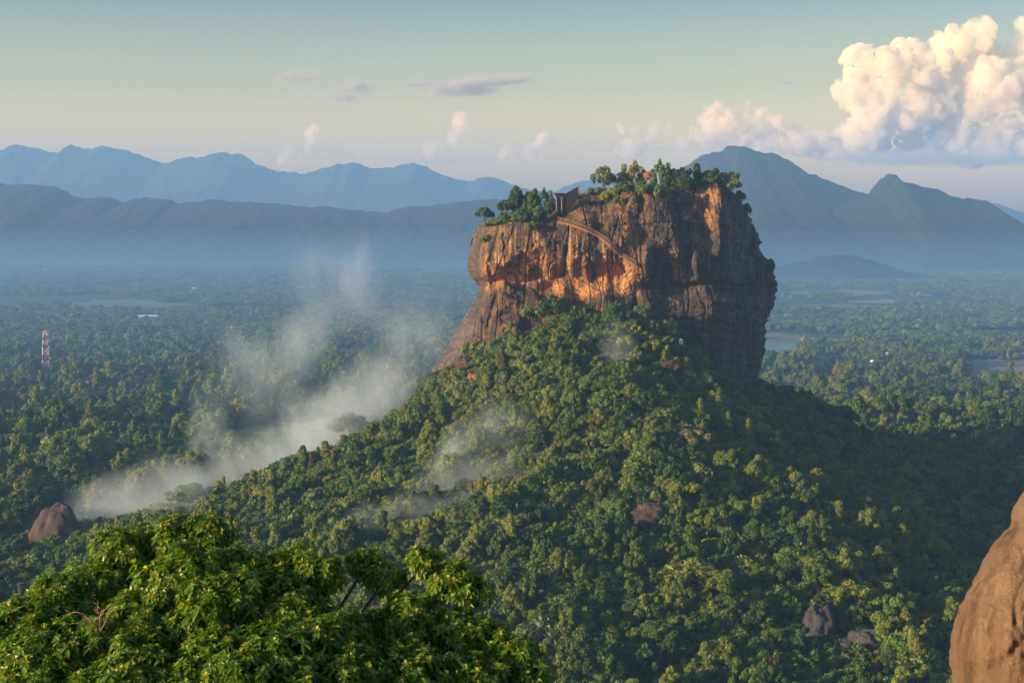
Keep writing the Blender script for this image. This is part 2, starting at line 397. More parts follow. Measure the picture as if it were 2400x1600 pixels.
for i, py in enumerate(rows):
    c0, a0 = (rl[i] + rr[i]) / 2, a_all[i]
    B = 52 * min(1, (a0 / 300)) ** .6
    BB = 95 * min(1, (a0 / 300)) ** .6
    px = c0 + a0 * np.sign(sF) * np.abs(sF) ** 1.0
    dep = B * (1 - np.abs(sF) ** NEXP) ** (1 / NEXP)
    dep = dep * (1 - (.72 - .22 * sm(680, 740, py)) * sm(1672, 1800, px)) + 9 * np.exp(-((px - 1690) / 26) ** 2) * (1 - sm(560, 640, py))
    # denser samples close to the two ends
    cs = np.cos(thB); pxb = c0 + a0 * np.sign(cs) * np.abs(cs) ** (2 / NEXP); depb = -BB * np.abs(np.sin(thB)) ** (2 / NEXP)
    VX.append((np.concatenate([px, pxb]), np.concatenate([dep, depb])))
    PYs.append(np.full(NF + NB, py))
PX = np.stack([v[0] for v in VX]); DEP = np.stack([v[1] for v in VX]); PY = np.stack(PYs)
isf = np.concatenate([np.ones(NF), np.zeros(NB)])[None, :] > 0
edge = np.concatenate([np.clip((1 - np.abs(sF)) * 9, 0, 1), np.zeros(NB)])[None, :]
topf = sm(0, 14, arc[-1] * 0 + np.arange(NR))[:, None]
FR = front(PX, PY) + weather(PX, PY)
D = DEP + FR * edge * (.25 + .75 * topf)
back = np.broadcast_to((~isf), D.shape)
P3 = np.stack([PX.ravel() / 45, PY.ravel() / 60, DEP.ravel() / 20], 1)
bn = fbm(P3, 4, 33).reshape(D.shape) * 9
Yw = RY - D + np.where(back, bn, 0)
wpos = at(PX, PY, np.where(isf, Yw, RY)); wpos[..., 1] = Yw
side = fbm(np.stack([PY.ravel() / 14, DEP.ravel() / 14, np.sign(PX - 1450).ravel() * 5], 1), 4, 44).reshape(D.shape)
wpos[..., 0] += np.where(back, 0, 1) * (1 - edge) * side * 2.2
NU = NF + NB
ix = np.arange(NR * NU).reshape(NR, NU)
q = np.stack([ix[:-1], np.roll(ix[:-1], -1, 1), np.roll(ix[1:], -1, 1), ix[1:]], -1).reshape(-1, 4)[:, ::-1]
topc = wpos[0].mean(0) + np.array([0, 0, .6])
V = np.concatenate([wpos.reshape(-1, 3), topc[None]])
tcap = np.stack([np.full(NU, NR * NU), np.roll(ix[0], -1), ix[0]], 1)[:, ::-1]
f1 = lambda a: np.concatenate([a.ravel(), [0]])
px_, py_ = PX, PY
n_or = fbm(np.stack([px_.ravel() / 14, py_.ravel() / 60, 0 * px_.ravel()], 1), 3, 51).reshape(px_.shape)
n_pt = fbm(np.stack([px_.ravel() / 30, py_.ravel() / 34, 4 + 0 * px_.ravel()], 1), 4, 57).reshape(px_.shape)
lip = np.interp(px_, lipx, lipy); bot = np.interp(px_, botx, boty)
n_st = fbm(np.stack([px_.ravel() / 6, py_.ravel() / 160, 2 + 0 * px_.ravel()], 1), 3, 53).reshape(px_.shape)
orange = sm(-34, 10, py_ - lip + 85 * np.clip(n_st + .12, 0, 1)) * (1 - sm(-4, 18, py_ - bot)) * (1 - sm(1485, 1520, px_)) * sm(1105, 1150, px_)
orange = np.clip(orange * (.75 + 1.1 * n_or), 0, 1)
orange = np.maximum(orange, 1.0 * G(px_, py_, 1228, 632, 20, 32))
orange = np.maximum(orange, .72 * sm(-.15, .1, n_pt + .6 * np.minimum(1, 3 * G(px_, py_, 1662, 470, 30, 52)) - .35) * (px_ < 1690) * G(px_, py_, 1660, 470, 45, 80))  # left-facing facet: its sunlit orange is put into the stone colour
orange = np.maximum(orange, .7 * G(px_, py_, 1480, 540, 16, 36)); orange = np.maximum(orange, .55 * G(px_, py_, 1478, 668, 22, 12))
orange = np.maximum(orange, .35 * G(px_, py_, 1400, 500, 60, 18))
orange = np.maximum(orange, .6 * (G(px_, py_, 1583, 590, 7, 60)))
dark = .95 * sm(1490, 1570, px_) * sm(-.35, .25, n_or + .2 - .6 * G(px_, py_, 1660, 470, 50, 70))  # black staining, plus the shade of the right part put into the colour
dark = np.maximum(dark, .8 * sm(1685, 1705, px_ + 8 * n_pt))  # flank turned away from the sun, its shade painted in
dark = np.maximum(dark, .95 * G(px_, py_, 1560, 500, 34, 60))  # shade of the hollow done in colour
dark = np.maximum(dark, .95 * (G(px_, py_, 1614, 600, 14, 60) + G(px_, py_, 1558, 630, 18, 26)).clip(0, 1))  # shade inside the clefts added to the colour
dark = np.maximum(dark, .8 * G(px_, py_, 1325, 615, 8, 40)); dark = np.maximum(dark, .6 * G(px_, py_, 1357, 630, 8, 24))  # niches likewise: their shade is painted
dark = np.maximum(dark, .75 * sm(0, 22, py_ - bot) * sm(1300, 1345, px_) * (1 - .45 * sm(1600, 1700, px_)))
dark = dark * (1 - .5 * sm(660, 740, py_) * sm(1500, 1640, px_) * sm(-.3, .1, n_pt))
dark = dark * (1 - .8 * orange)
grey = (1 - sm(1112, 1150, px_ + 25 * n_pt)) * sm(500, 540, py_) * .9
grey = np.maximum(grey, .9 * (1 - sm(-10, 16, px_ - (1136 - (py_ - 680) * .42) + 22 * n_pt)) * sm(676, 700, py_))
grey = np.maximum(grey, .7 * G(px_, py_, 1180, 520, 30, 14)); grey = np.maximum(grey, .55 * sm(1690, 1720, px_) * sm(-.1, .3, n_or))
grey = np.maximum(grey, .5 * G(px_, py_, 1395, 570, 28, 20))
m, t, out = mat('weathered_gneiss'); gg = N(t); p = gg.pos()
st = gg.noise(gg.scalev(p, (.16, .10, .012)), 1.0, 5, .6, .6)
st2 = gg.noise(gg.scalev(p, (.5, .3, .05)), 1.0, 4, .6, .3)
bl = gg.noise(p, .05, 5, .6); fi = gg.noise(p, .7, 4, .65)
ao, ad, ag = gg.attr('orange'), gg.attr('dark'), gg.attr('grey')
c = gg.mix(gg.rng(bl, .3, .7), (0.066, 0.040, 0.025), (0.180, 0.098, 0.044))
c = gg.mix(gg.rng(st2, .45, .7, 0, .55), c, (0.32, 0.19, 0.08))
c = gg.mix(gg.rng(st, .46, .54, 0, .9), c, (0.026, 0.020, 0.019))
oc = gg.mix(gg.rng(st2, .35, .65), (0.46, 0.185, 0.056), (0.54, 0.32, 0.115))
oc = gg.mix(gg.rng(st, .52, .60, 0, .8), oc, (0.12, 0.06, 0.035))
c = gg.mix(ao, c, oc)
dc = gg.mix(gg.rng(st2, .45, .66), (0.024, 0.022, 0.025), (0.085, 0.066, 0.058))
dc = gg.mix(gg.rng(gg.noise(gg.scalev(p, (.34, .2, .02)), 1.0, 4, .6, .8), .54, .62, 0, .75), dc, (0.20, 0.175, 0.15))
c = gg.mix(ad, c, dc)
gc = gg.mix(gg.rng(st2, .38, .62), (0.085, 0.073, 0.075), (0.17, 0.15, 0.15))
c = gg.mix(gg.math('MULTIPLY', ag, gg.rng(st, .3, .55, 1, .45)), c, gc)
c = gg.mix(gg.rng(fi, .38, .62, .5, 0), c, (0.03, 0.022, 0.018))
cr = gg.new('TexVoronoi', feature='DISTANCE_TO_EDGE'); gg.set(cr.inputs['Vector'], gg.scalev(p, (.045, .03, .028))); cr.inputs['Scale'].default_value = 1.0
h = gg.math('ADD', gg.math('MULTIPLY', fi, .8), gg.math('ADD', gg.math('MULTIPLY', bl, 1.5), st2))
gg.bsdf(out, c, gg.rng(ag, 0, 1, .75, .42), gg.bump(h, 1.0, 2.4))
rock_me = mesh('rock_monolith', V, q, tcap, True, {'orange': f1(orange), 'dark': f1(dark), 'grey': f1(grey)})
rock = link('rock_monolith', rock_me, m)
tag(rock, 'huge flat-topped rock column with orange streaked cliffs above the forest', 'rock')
bvh = BVHTree.FromPolygons([Vector(v) for v in V[:-1].tolist()], q[::1].tolist())
CAMV = Vector((0, 0, HC))
def on_rock(px, py, off=0.0):
    d = Vector(at(px, py, 100.0)) - CAMV; d.normalize()
    hit = bvh.ray_cast(CAMV, d)
    if hit[0] is None: return Vector(at(px, py, RY))
    return hit[0] - d * off
base_c = ((rl[-60] + rr[-60]) / 2 - 1200) / F * RY; base_a = (rr[-60] - rl[-60]) / 2 / F * RY

# ------------------------------------------------------------------ trees
FOL = {'dark green': (0.046, 0.092, 0.017), 'mid green': (0.080, 0.142, 0.021), 'olive': (0.132, 0.172, 0.025), 'yellow green': (0.160, 0.208, 0.028),
       'golden': (0.175, 0.175, 0.035), 'grey green': (0.10, 0.148, 0.055), 'rusty': (0.12, 0.088, 0.04), 'pale': (0.150, 0.158, 0.078)}
FM = {k: foliage_mat(k.replace(' ', '_') + '_leaves', v) for k, v in FOL.items()}
bark = plain_mat('bark', (0.10, 0.075, 0.055), 0.9, scale=2)
ICO = None
def ico():
    global ICO
    if ICO is None:
        t = (1 + 5 ** .5) / 2
        v = np.array([(-1,t,0),(1,t,0),(-1,-t,0),(1,-t,0),(0,-1,t),(0,1,t),(0,-1,-t),(0,1,-t),(t,0,-1),(t,0,1),(-t,0,-1),(-t,0,1)], float); v /= np.linalg.norm(v[0])
        f = np.array([(0,11,5),(0,5,1),(0,1,7),(0,7,10),(0,10,11),(1,5,9),(5,11,4),(11,10,2),(10,7,6),(7,1,8),(3,9,4),(3,4,2),(3,2,6),(3,6,8),(3,8,9),(4,9,5),(2,4,11),(6,2,10),(8,6,7),(9,8,1)])
        ICO = (v, f)
    return ICO
def unit(v): return v / (np.linalg.norm(v, axis=-1, keepdims=True) + 1e-9)
def crown(r, blobs, per, leaf, fill=.72, droop=.25):
    """leaf sprays over a set of boughs; blobs = (x, y, z, radius) rows"""
    V, Q, T, A = [], [], [], []; n = 0
    iv, if_ = ico()
    for b in blobs:
        c, rad = b[:3], b[3]; k = max(8, int(per * (rad / blobs[:, 3].mean()) ** 2))
        d = unit(r.normal(size=(k, 3)) + np.array([0, 0, .45])); d = unit(d)
        p = c + d * rad * r.uniform(.72, 1.08, (k, 1)) * np.array([1, 1, .85])
        nrm = unit(d + r.normal(size=(k, 3)) * .55)
        a = unit(np.cross(nrm, r.normal(size=(k, 3)))); bb = np.cross(nrm, a)
        s = leaf * r.uniform(.55, 1.25, (k, 1)); s2 = s * r.uniform(.45, .8, (k, 1))
        tip = np.array([0, 0, -droop]) * s
        quad = np.stack([p - a * s, p + bb * s2 * .9, p + a * s + tip, p - bb * s2], 1)
        V.append(quad.reshape(-1, 3)); Q.append(np.arange(k * 4).reshape(k, 4) + n); n += 4 * k
        bv = r.uniform(0, 1)
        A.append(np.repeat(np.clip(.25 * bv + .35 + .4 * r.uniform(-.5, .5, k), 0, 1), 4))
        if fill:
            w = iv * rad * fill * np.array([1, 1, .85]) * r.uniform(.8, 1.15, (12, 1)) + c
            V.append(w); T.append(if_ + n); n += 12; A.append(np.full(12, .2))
    return np.concatenate(V), np.concatenate(Q), (np.concatenate(T) if T else None), np.concatenate(A)
def trunk_mb(r, h, blobs, rad=.35, nl=6):
    mb = MB(); mb.tube([(0, 0, -2.5), (r.normal() * .2, r.normal() * .2, h * .35), (0, 0, h * .62)], [rad * 1.35, rad, rad * .6], 7)
    for b in blobs[r.permutation(len(blobs))[:nl]]:
        z0 = h * r.uniform(.3, .55)
        mid = np.array([b[0] * .5, b[1] * .5, (z0 + b[2]) * .5 + .4])
        mb.tube([(0, 0, z0), mid, b[:3]], [rad * .5, rad * .33, rad * .12], 5)
    return mb
def tree_shape(seed, kind, per=130, leaf=.42):
    r = np.random.default_rng(seed); nb = {'airy': 34, 'round': 40, 'flat': 30, 'tall': 26, 'open': 20, 'far': 8, 'bush': 12}[kind]
    B = []
    for i in range(nb):
        th = r.uniform(0, 2 * math.pi); u = math.sqrt(r.uniform(0, 1))
        if kind == 'round': R0, h = 4.7 * u * r.uniform(.8, 1.15), 5.0 + 5.6 * math.sqrt(max(0, 1 - u * u)) * r.uniform(.35, 1); rad = r.uniform(.55, 1.75)
        elif kind == 'flat': R0, h = 6.2 * u, 8.4 + r.uniform(-.7, 1.3) - 1.6 * u * u; rad = r.uniform(.9, 1.7)
        elif kind == 'tall': R0, h = 3.0 * u, r.uniform(4, 12.5); R0 *= 1.1 - .055 * h; rad = r.uniform(.9, 1.6)
        elif kind == 'airy': R0, h = 5.0 * u, 5 + 5.5 * math.sqrt(max(0, 1 - u * u)) * r.uniform(.2, 1); rad = r.uniform(.6, 1.25)
        elif kind == 'open': R0, h = 5.2 * u, 6 + 4.5 * r.uniform(0, 1) * (1 - .5 * u); rad = r.uniform(.9, 1.6)
        elif kind == 'far': R0, h = 4.2 * u, 6.4 + 3.6 * math.sqrt(max(0, 1 - u * u)) * r.uniform(.4, 1); rad = r.uniform(1.8, 2.8)
        else: R0, h = 2.6 * u, .5 + 1.9 * math.sqrt(max(0, 1 - u * u)) * r.uniform(.4, 1); rad = r.uniform(.8, 1.4)
        B.append((R0 * math.cos(th), R0 * math.sin(th), h, rad))
    B = np.array(B); V, Q, T, A = crown(r, B, per, leaf, 0 if kind in ('open', 'airy') else .74)
    h = B[:, 2].max()
    return (V, Q, T, A, B, h, r)
SHAPES = {}
def crown_me(shape, colour):
    key = (shape, colour)
    if key not in SHAPES:
        V, Q, T, A, B, h, r = BASE[shape]
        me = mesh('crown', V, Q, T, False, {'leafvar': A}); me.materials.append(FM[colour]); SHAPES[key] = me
    return SHAPES[key]
BASE = {}
for s_, k_ in (('round a', 'round'), ('round b', 'round'), ('round c', 'round'), ('flat a', 'flat'), ('flat b', 'flat'), ('tall a', 'tall'), ('tall b', 'tall'), ('open a', 'open'), ('open b', 'open')):
    BASE[s_] = tree_shape(len(BASE) * 13 + 5, k_)
for s_ in ('far a', 'far b', 'far c'): BASE[s_] = tree_shape(len(BASE) * 13 + 5, 'far', 26, 1.25)
for s_ in ('airy a', 'airy b'): BASE[s_] = tree_shape(len(BASE) * 13 + 5, 'airy', 75, .36)
for s_ in ('bush a', 'bush b', 'bush c'): BASE[s_] = tree_shape(len(BASE) * 13 + 5, 'bush', 90, .36)
TRUNK = {}
def trunk_me(shape):
    if shape not in TRUNK:
        V, Q, T, A, B, h, r = BASE[shape]
        TRUNK[shape] = trunk_mb(r, h, B).mesh('trunk', True); TRUNK[shape].materials.append(bark)
    return TRUNK[shape]
def tree(name, shape, colour, loc, rz, sc, label, group=None, cat='tree', trunk=True):
    e = tag(empty(name, loc, rz, sc), label, cat, group)
    link('crown', crown_me(shape, colour), None, e)
    if trunk: link('trunk', trunk_me(shape), None, e)
    return e
def fit_tree(name, shape, colour, px, pybase, pytop, half, Yd, label, group=None, cat='tree', rz=None, trunk=True):
    """a tree of a given height and half width (photo pixels at depth Yd)"""
    V = BASE[shape][0]; k = Yd / F; lo = 0 if shape[0] == 'b' else (.40 if shape[0] in 'oa' else .42)
    half = half * (1.0 if shape[0] == 'b' else 1.08); H_ = (pybase - pytop) * (1.0 if shape[0] == 'b' else 1.06) / (1 - lo); b = at(px, pytop + H_, Yd)
    hz = H_ * k / V[:, 2].max(); hx = half * k / np.percentile(np.hypot(V[:, 0], V[:, 1]), 97)
    return tree(name, shape, colour, tuple(b), random.uniform(0, 6.28) if rz is None else rz, (hx, hx, hz), label, group, cat, trunk)

# places kept free of trees: (px, py centre on the ground, half width, half height)
CLEAR = [(1515, 1236, 44, 30), (1918, 1484, 34, 36), (2015, 1514, 50, 26), (1594, 828, 20, 24), (1093, 862, 26, 18),
         (130, 1235, 62, 66), (348, 741, 24, 9), (108, 862, 17, 42), (1110, 893, 20, 14),
         (1938,838,10,6),(2086,836,10,6),(2044,866,7,10),(1925,882,10,6),(2385,787,16,5),(455,678,9,4),(1530,615,2,2)]
def blocked(px, py, s=1.0):
    b = np.zeros(px.shape, bool)
    for x, y, w, h in CLEAR: b |= (np.abs(px - x) < w * s) & (np.abs(py - y) < h * s)
    return b
TX, TY, TS, TZ = [], [], [], []
yy = 445.0
while yy < 9200:
    sp_ = np.interp(yy, [445, 800, 1100, 2000, 3200, 5000, 9200], [7.4, 7.4, 8.6, 10.8, 13.5, 18, 28])
    hw = 0.3636 * yy + 40 + .02 * yy
    xs = np.arange(-hw, hw, sp_); xs = xs + rng.uniform(-.48, .48, xs.size) * sp_
    TX.append(xs); TY.append(yy + rng.uniform(-.48, .48, xs.size) * sp_); TS.append(np.full(xs.size, sp_ / 7.8)); yy += sp_ * .92
TX, TY, TS = map(np.concatenate, (TX, TY, TS)); TZ = ground_h(TX, TY) - 3.6 * TS
tpx, tpy = proj(np.stack([TX, TY, TZ + 7 * TS ** .5], 1)); gpx, gpy = proj(np.stack([TX, TY, TZ], 1))
keep = ~blocked(tpx, tpy) & ~blocked(gpx, gpy)
keep &= ~((np.abs((TX - base_c) / (base_a + 1)) ** NEXP + np.abs((TY - RY) / np.where(TY < RY, 40, 90)) ** NEXP) < 1)
keep &= ~((TY > 1150) & (np.abs(TX - 70) < 100) & (TY < 1700) & False)
open_ = fbm(np.stack([TX / 420, TY / 420, 0 * TX], 1), 3, 77)
keep &= ~((TY > 1900) & (open_ > np.interp(TY, [1900, 3000, 6000], [.62, .38, .30])))
# meadows, fields and the lake stay open
for x0, x1, y0, y1 in [(-60,475,700,735),(1825,2115,680,702),(1985,2235,699,719),(1825,2105,709,737),(185,425,602,630),(473,531,600,616),(545,860,990,1072),(2262,2540,850,912),(1680,1870,782,862),(1850,1990,788,822)]:
    e_ = 10 * rng.normal(0, .35, TX.size)
    keep &= ~((gpx > x0 + e_) & (gpx < x1 - e_) & (gpy > y0) & (gpy < y1) & (open_ > -.42))
TX, TY, TS, TZ, tpx, tpy = [a[keep] for a in (TX, TY, TS, TZ, tpx, tpy)]
n = len(TX)
near = TY < 2100
leaf_patch = fbm(np.stack([TX / 130, TY / 130, 5 + 0 * TX], 1), 3, 91)  # broad noise patches that shift the leaf colour choice
u = rng.uniform(0, 1, n) + leaf_patch * .55
mound = TZ > 1
cols = list(FOL)
ci = np.where(u < .11, 0, np.where(u < .36, 1, np.where(u < .70, 2, np.where(u < .90, 3, np.where(u < .985, 5, 4)))))
r2 = rng.uniform(0, 1, n)
ci = np.where(r2 < .003, 6, np.where(r2 < .012, 7, ci))
ci = np.where(~mound & (r2 > .965), np.where(r2 > .985, 7, 6), ci)
shp = ['round a', 'round b', 'round c', 'flat a', 'flat b', 'tall a', 'tall b', 'open a', 'open b']
si = rng.choice(9, n, p=[.19, .19, .18, .1, .1, .08, .07, .05, .04])
sc = rng.lognormal(0, .33, n) * np.where(near, TS ** .8, TS ** .9) * .92
sc = np.where(mound, np.minimum(sc * .9, np.interp(TY, [600, 800, 850], [1.25, 1.05, .85])), sc)
rz = rng.uniform(0, 6.283, n)
sxyz = np.stack([sc * rng.uniform(.82, 1.2, n), sc * rng.uniform(.82, 1.2, n), np.minimum(sc, np.interp(TY, [1200, 2200, 5000], [3, 1.25, 1.15])) * rng.uniform(.82, 1.4, n)], 1)

# the 300 that show largest become trees of their own
FGX = [0, 33, 99, 182, 254, 332, 409, 509, 553, 580, 652, 713, 774, 813, 851, 912, 984, 1023, 1100, 1128, 1161, 1233, 1271, 1300]
FGY = [1421, 1371, 1332, 1283, 1222, 1211, 1189, 1189, 1244, 1266, 1269, 1263, 1272, 1310, 1283, 1299, 1280, 1305, 1321, 1371, 1437, 1476, 1537, 1600]
vis = (tpx > 8) & (tpx < 2392) & (tpy < 1592) & ~((tpx < 1300) & (tpy > np.interp(tpx, FGX, FGY) - 25)) & near
OBX = [1150, 1195, 1259, 1323, 1419, 1483, 1543, 1600]; OBE = [2398, 2370, 2338, 2299, 2248, 2229, 2223, 2231]
vis &= ~((tpy > 1150) & (tpx > np.interp(tpy, OBX, OBE) - 12))
cand = np.where(vis)[0]
size = sc[cand] / TY[cand]
pick = cand[np.argsort(-size)[:282]]
LAND = [(1515, 1222, 'brown boulder'), (1915, 1480, 'grey boulder'), (2235, 1440, 'near orange boulder'), (130, 1235, 'pointed brown rock'),
        (1250, 1500, 'leafy foreground tree'), (900, 1290, 'leafy foreground tree'), (1600, 815, 'water tanks'), (1450, 720, 'rock cliff')]
kindword = {'round': 'round', 'flat': 'flat-topped', 'tall': 'tall narrow', 'open': 'open-crowned'}
def where(px, py):
    d = [(math.hypot(px - x, py - y), x, y, w) for x, y, w in LAND]; dd, x, y, w = min(d)
    far = 'close' if dd < 110 else ('some way' if dd < 230 else 'well')
    ax, ay = px - x, py - y
    if abs(ax) > abs(ay) * 1.0: rel = 'right of' if ax > 0 else 'left of'
    else: rel = 'below' if ay > 0 else 'above'
    return f'{far} {rel} the {w}'
bins = {}
for i in pick:
    k = (f'{cols[ci[i]]} {kindword[shp[si[i]].split()[0]]}', where(tpx[i], tpy[i])); bins.setdefault(k, []).append(i)
ORD = ['first', 'second', 'third', 'fourth', 'fifth', 'sixth', 'seventh', 'eighth', 'ninth', 'tenth', 'eleventh', 'twelfth']
for (what, loc), ids in bins.items():
    ids = sorted(ids, key=lambda i: tpx[i])
    for j, i in enumerate(ids):
        if len(ids) == 1: lab = f'{what} tree {loc}'
        elif j == 0: lab = f'leftmost {what} tree {loc}'
        elif j == len(ids) - 1: lab = f'rightmost {what} tree {loc}'
        else: lab = f'{what} tree {loc}, {ORD[min(j, 11)]} from the left'
        tree('forest_tree', shp[si[i]], cols[ci[i]], (TX[i], TY[i], TZ[i]), rz[i], tuple(sxyz[i]), lab, 'trees of the forested slope')
# all the others as masses of forest
srcs = bpy.data.collections.new('forest_sources')
order = []
def add_src(shape, colour):
    nm = 'kind ' + shape + ' ' + colour
    o = bpy.data.objects.new(nm, crown_me(shape, colour)); srcs.objects.link(o); order.append(nm)
use_cols = cols
for s_ in shp + ['far a', 'far b', 'far c', 'bush a', 'bush b', 'bush c']:
    for c_ in use_cols: add_src(s_, c_)
order.sort(); oid = {k: i for i, k in enumerate(order)}
UND = False
def scatter(name, sel, far, label, cat):
    V = np.stack([TX[sel], TY[sel], TZ[sel]], 1)
    ids = np.array([oid['kind ' + (('far ' + 'abc'[si[i] % 3]) if far else (('bush ' + 'abc'[si[i] % 3]) if UND else shp[si[i]])) + ' ' + cols[ci[i]]] for i in sel], np.int32)
    me = bpy.data.meshes.new(name); me.vertices.add(len(V)); me.vertices.foreach_set('co', V.astype(np.float32).ravel())
    a = me.attributes.new('pick', 'INT', 'POINT'); a.data.foreach_set('value', ids)
    a = me.attributes.new('size', 'FLOAT_VECTOR', 'POINT'); a.data.foreach_set('vector', sxyz[sel].astype(np.float32).ravel())
    a = me.attributes.new('turn', 'FLOAT_VECTOR', 'POINT'); a.data.foreach_set('vector', np.stack([0 * rz[sel], 0 * rz[sel], rz[sel]], 1).astype(np.float32).ravel())
    o = link(name, me); tag(o, label, cat, kind='stuff')
    gt = bpy.data.node_groups.new(name, 'GeometryNodeTree')
    gt.interface.new_socket('Geometry', in_out='INPUT', socket_type='NodeSocketGeometry'); gt.interface.new_socket('Geometry', in_out='OUTPUT', socket_type='NodeSocketGeometry')
    nn = gt.nodes; gi = nn.new('NodeGroupInput'); go = nn.new('NodeGroupOutput')
    iop = nn.new('GeometryNodeInstanceOnPoints'); colinfo = nn.new('GeometryNodeCollectionInfo')
    colinfo.inputs['Collection'].default_value = srcs; colinfo.inputs['Separate Children'].default_value = True; colinfo.inputs['Reset Children'].default_value = True
    def na(nm, typ):
        x = nn.new('GeometryNodeInputNamedAttribute'); x.data_type = typ; x.inputs['Name'].default_value = nm; return x.outputs['Attribute']
    ll = gt.links.new
    ll(gi.outputs[0], iop.inputs['Points']); ll(colinfo.outputs[0], iop.inputs['Instance']); iop.inputs['Pick Instance'].default_value = True
    ll(na('pick', 'INT'), iop.inputs['Instance Index'])
    rot = nn.new('FunctionNodeEulerToRotation'); ll(na('turn', 'FLOAT_VECTOR'), rot.inputs[0]); ll(rot.outputs[0], iop.inputs['Rotation'])
    ll(na('size', 'FLOAT_VECTOR'), iop.inputs['Scale']); ll(iop.outputs[0], go.inputs[0])
    md = o.modifiers.new('forest', 'NODES'); md.node_group = gt
    return o
rest = np.setdiff1d(np.arange(n), pick)
NEARF = 2000
ux, uy = [], []
yy = 440.0
while yy < 1150:
    hw = 0.3636 * yy + 45; q_ = np.arange(-hw, hw, 5.2); ux.append(q_ + rng.uniform(-2.4, 2.4, q_.size)); uy.append(yy + rng.uniform(-2.4, 2.4, q_.size)); yy += 5.0
ux, uy = np.concatenate(ux), np.concatenate(uy); uz = ground_h(ux, uy)
upx, upy = proj(np.stack([ux, uy, uz], 1))
ku = ~blocked(upx, upy, .8) & ~((np.abs((ux - base_c) / (base_a + 1)) ** NEXP + np.abs((uy - RY) / np.where(uy < RY, 44, 90)) ** NEXP) < 1)
ux, uy, uz = ux[ku], uy[ku], uz[ku]; nu_ = len(ux)
keepers = (TX, TY, TZ, sxyz, rz, ci, si)
TX, TY, TZ = ux, uy, uz - .4; sxyz = rng.lognormal(.25, .3, (nu_, 1)) * rng.uniform(.85, 1.3, (nu_, 3)); rz = rng.uniform(0, 6.28, nu_)
ci = rng.choice([0, 1, 2, 3, 5], nu_, p=[.36, .34, .16, .06, .08]); si = rng.integers(0, 3, nu_)
UND = True
scatter('undergrowth', np.arange(nu_), False, 'low green thicket filling the gaps between the jungle trees', 'undergrowth')
UND = False
TX, TY, TZ, sxyz, rz, ci, si = keepers
scatter('forest', rest[TY[rest] < NEARF], False, 'dense green jungle canopy covering the slope and the plain around the rock', 'forest')
scatter('distant_woodland', rest[TY[rest] >= NEARF], True, 'hazy blue green woodland stretching over the plain to the hills', 'woodland')

# ------------------------------------------------------------------ trees and shrubs on the summit and at the cliff
SG = 'trees on the summit of the rock'
for a in [('airy a', 'dark green', 1135, 514, 484, 21, 897, 'small dark wind-bent tree at the left end of the summit'),
          ('flat a', 'dark green', 1184, 500, 466, 19, 893, 'small flat dark tree left of the big dark summit tree'),
          ('round a', 'dark green', 1213, 492, 433, 27, 893, 'big dark round tree, tallest of the left summit grove'),
          ('round b', 'mid green', 1246, 497, 440, 23, 891, 'mid green tree in the middle of the left summit grove'),
          ('airy b', 'grey green', 1279, 497, 437, 22, 893, 'pale loose tree beside the dark stair screen'),
          ('airy a', 'olive', 1413, 440, 388, 29, 893, 'lone open-crowned tree standing right of the stair screen'),
          ('airy b', 'golden', 1481, 436, 375, 33, 900, 'yellowish round tree beside the red boulder'),
          ('airy b', 'mid green', 1551, 440, 372, 27, 890, 'dark loose tree right of the red boulder, tallest of its clump'),
          ('airy a', 'dark green', 1595, 442, 392, 34, 890, 'low dark tree in the middle of the right summit clump'),
          ('tall b', 'dark green', 1634, 430, 383, 11, 893, 'thin small tree poking above the right summit clump'),
          ('round b', 'dark green', 1668, 430, 393, 26, 893, 'dark round tree at the top right corner of the cliff'),
          ('airy a', 'yellow green', 1710, 448, 401, 29, 897, 'bright green leaning tree at the right end of the summit')]:
    fit_tree('summit_tree', *a[:7], a[7], SG)
BG = 'shrubs growing on the rock'
bushes = [(1150,530,512,22,'olive','yellowish shrub bank at the left shoulder of the rock'),(1190,522,495,26,'mid green','green shrub under the small flat summit tree'),(1228,520,486,26,'dark green','dark shrub under the big dark summit tree'),
    (1262,516,480,26,'mid green','green shrub hanging over the cliff below the left grove'),(1290,505,470,16,'dark green','dark shrub pressed against the stair screen'),(1248,540,516,14,'olive','small shrub on the cliff face below the left grove'),
    (1137,566,548,15,'olive','lone shrub rooted in the left nose of the cliff'),(1395,460,437,22,'olive','yellow green shrub below the lone summit tree'),(1432,470,440,24,'yellow green','bright yellowish shrub tumbling over the cliff edge'),
    (1450,482,455,14,'golden','golden dry shrub lowest on the cliff edge'),(1470,450,424,26,'dark green','dark shrub under the yellowish round tree'),(1510,452,422,28,'mid green','green shrub below the red boulder'),
    (1548,470,428,24,'mid green','green shrub spilling down the cliff under the tallest right tree'),(1605,448,415,30,'dark green','dark hedge-like shrub above the orange facet'),(1648,432,408,26,'dark green','dark shrub above the right part of the facet'),
    (1735,470,445,16,'dark green','dark shrub on the sloping right shoulder'),(1350,470,452,12,'dark green','small dark shrub right of the stair screen'),(1748,500,474,12,'mid green','small green shrub low on the right shoulder'),
    (1806,640,604,14,'dark green','dark shrub clinging to the bulge of the right cliff'),(1105,835,795,26,'olive','shrub on the bare slab at the left foot'),(1290,735,688,36,'dark green','dark shrub highest against the middle of the cliff'),
    (1245,745,715,28,'olive','olive shrub left of the highest one at the cliff foot'),(1345,750,712,32,'mid green','green shrub right of the highest one at the cliff foot')]
for i, (px, pb, pt, hw, col, lab) in enumerate(bushes):
    hit = on_rock(px, pb)
    fit_tree('shrub', ('bush a', 'bush b', 'bush c')[i % 3], col, px, pb, pt, hw, hit.y - 1 + (4 if pb < 480 else 0), lab, BG, 'shrub', trunk=False)

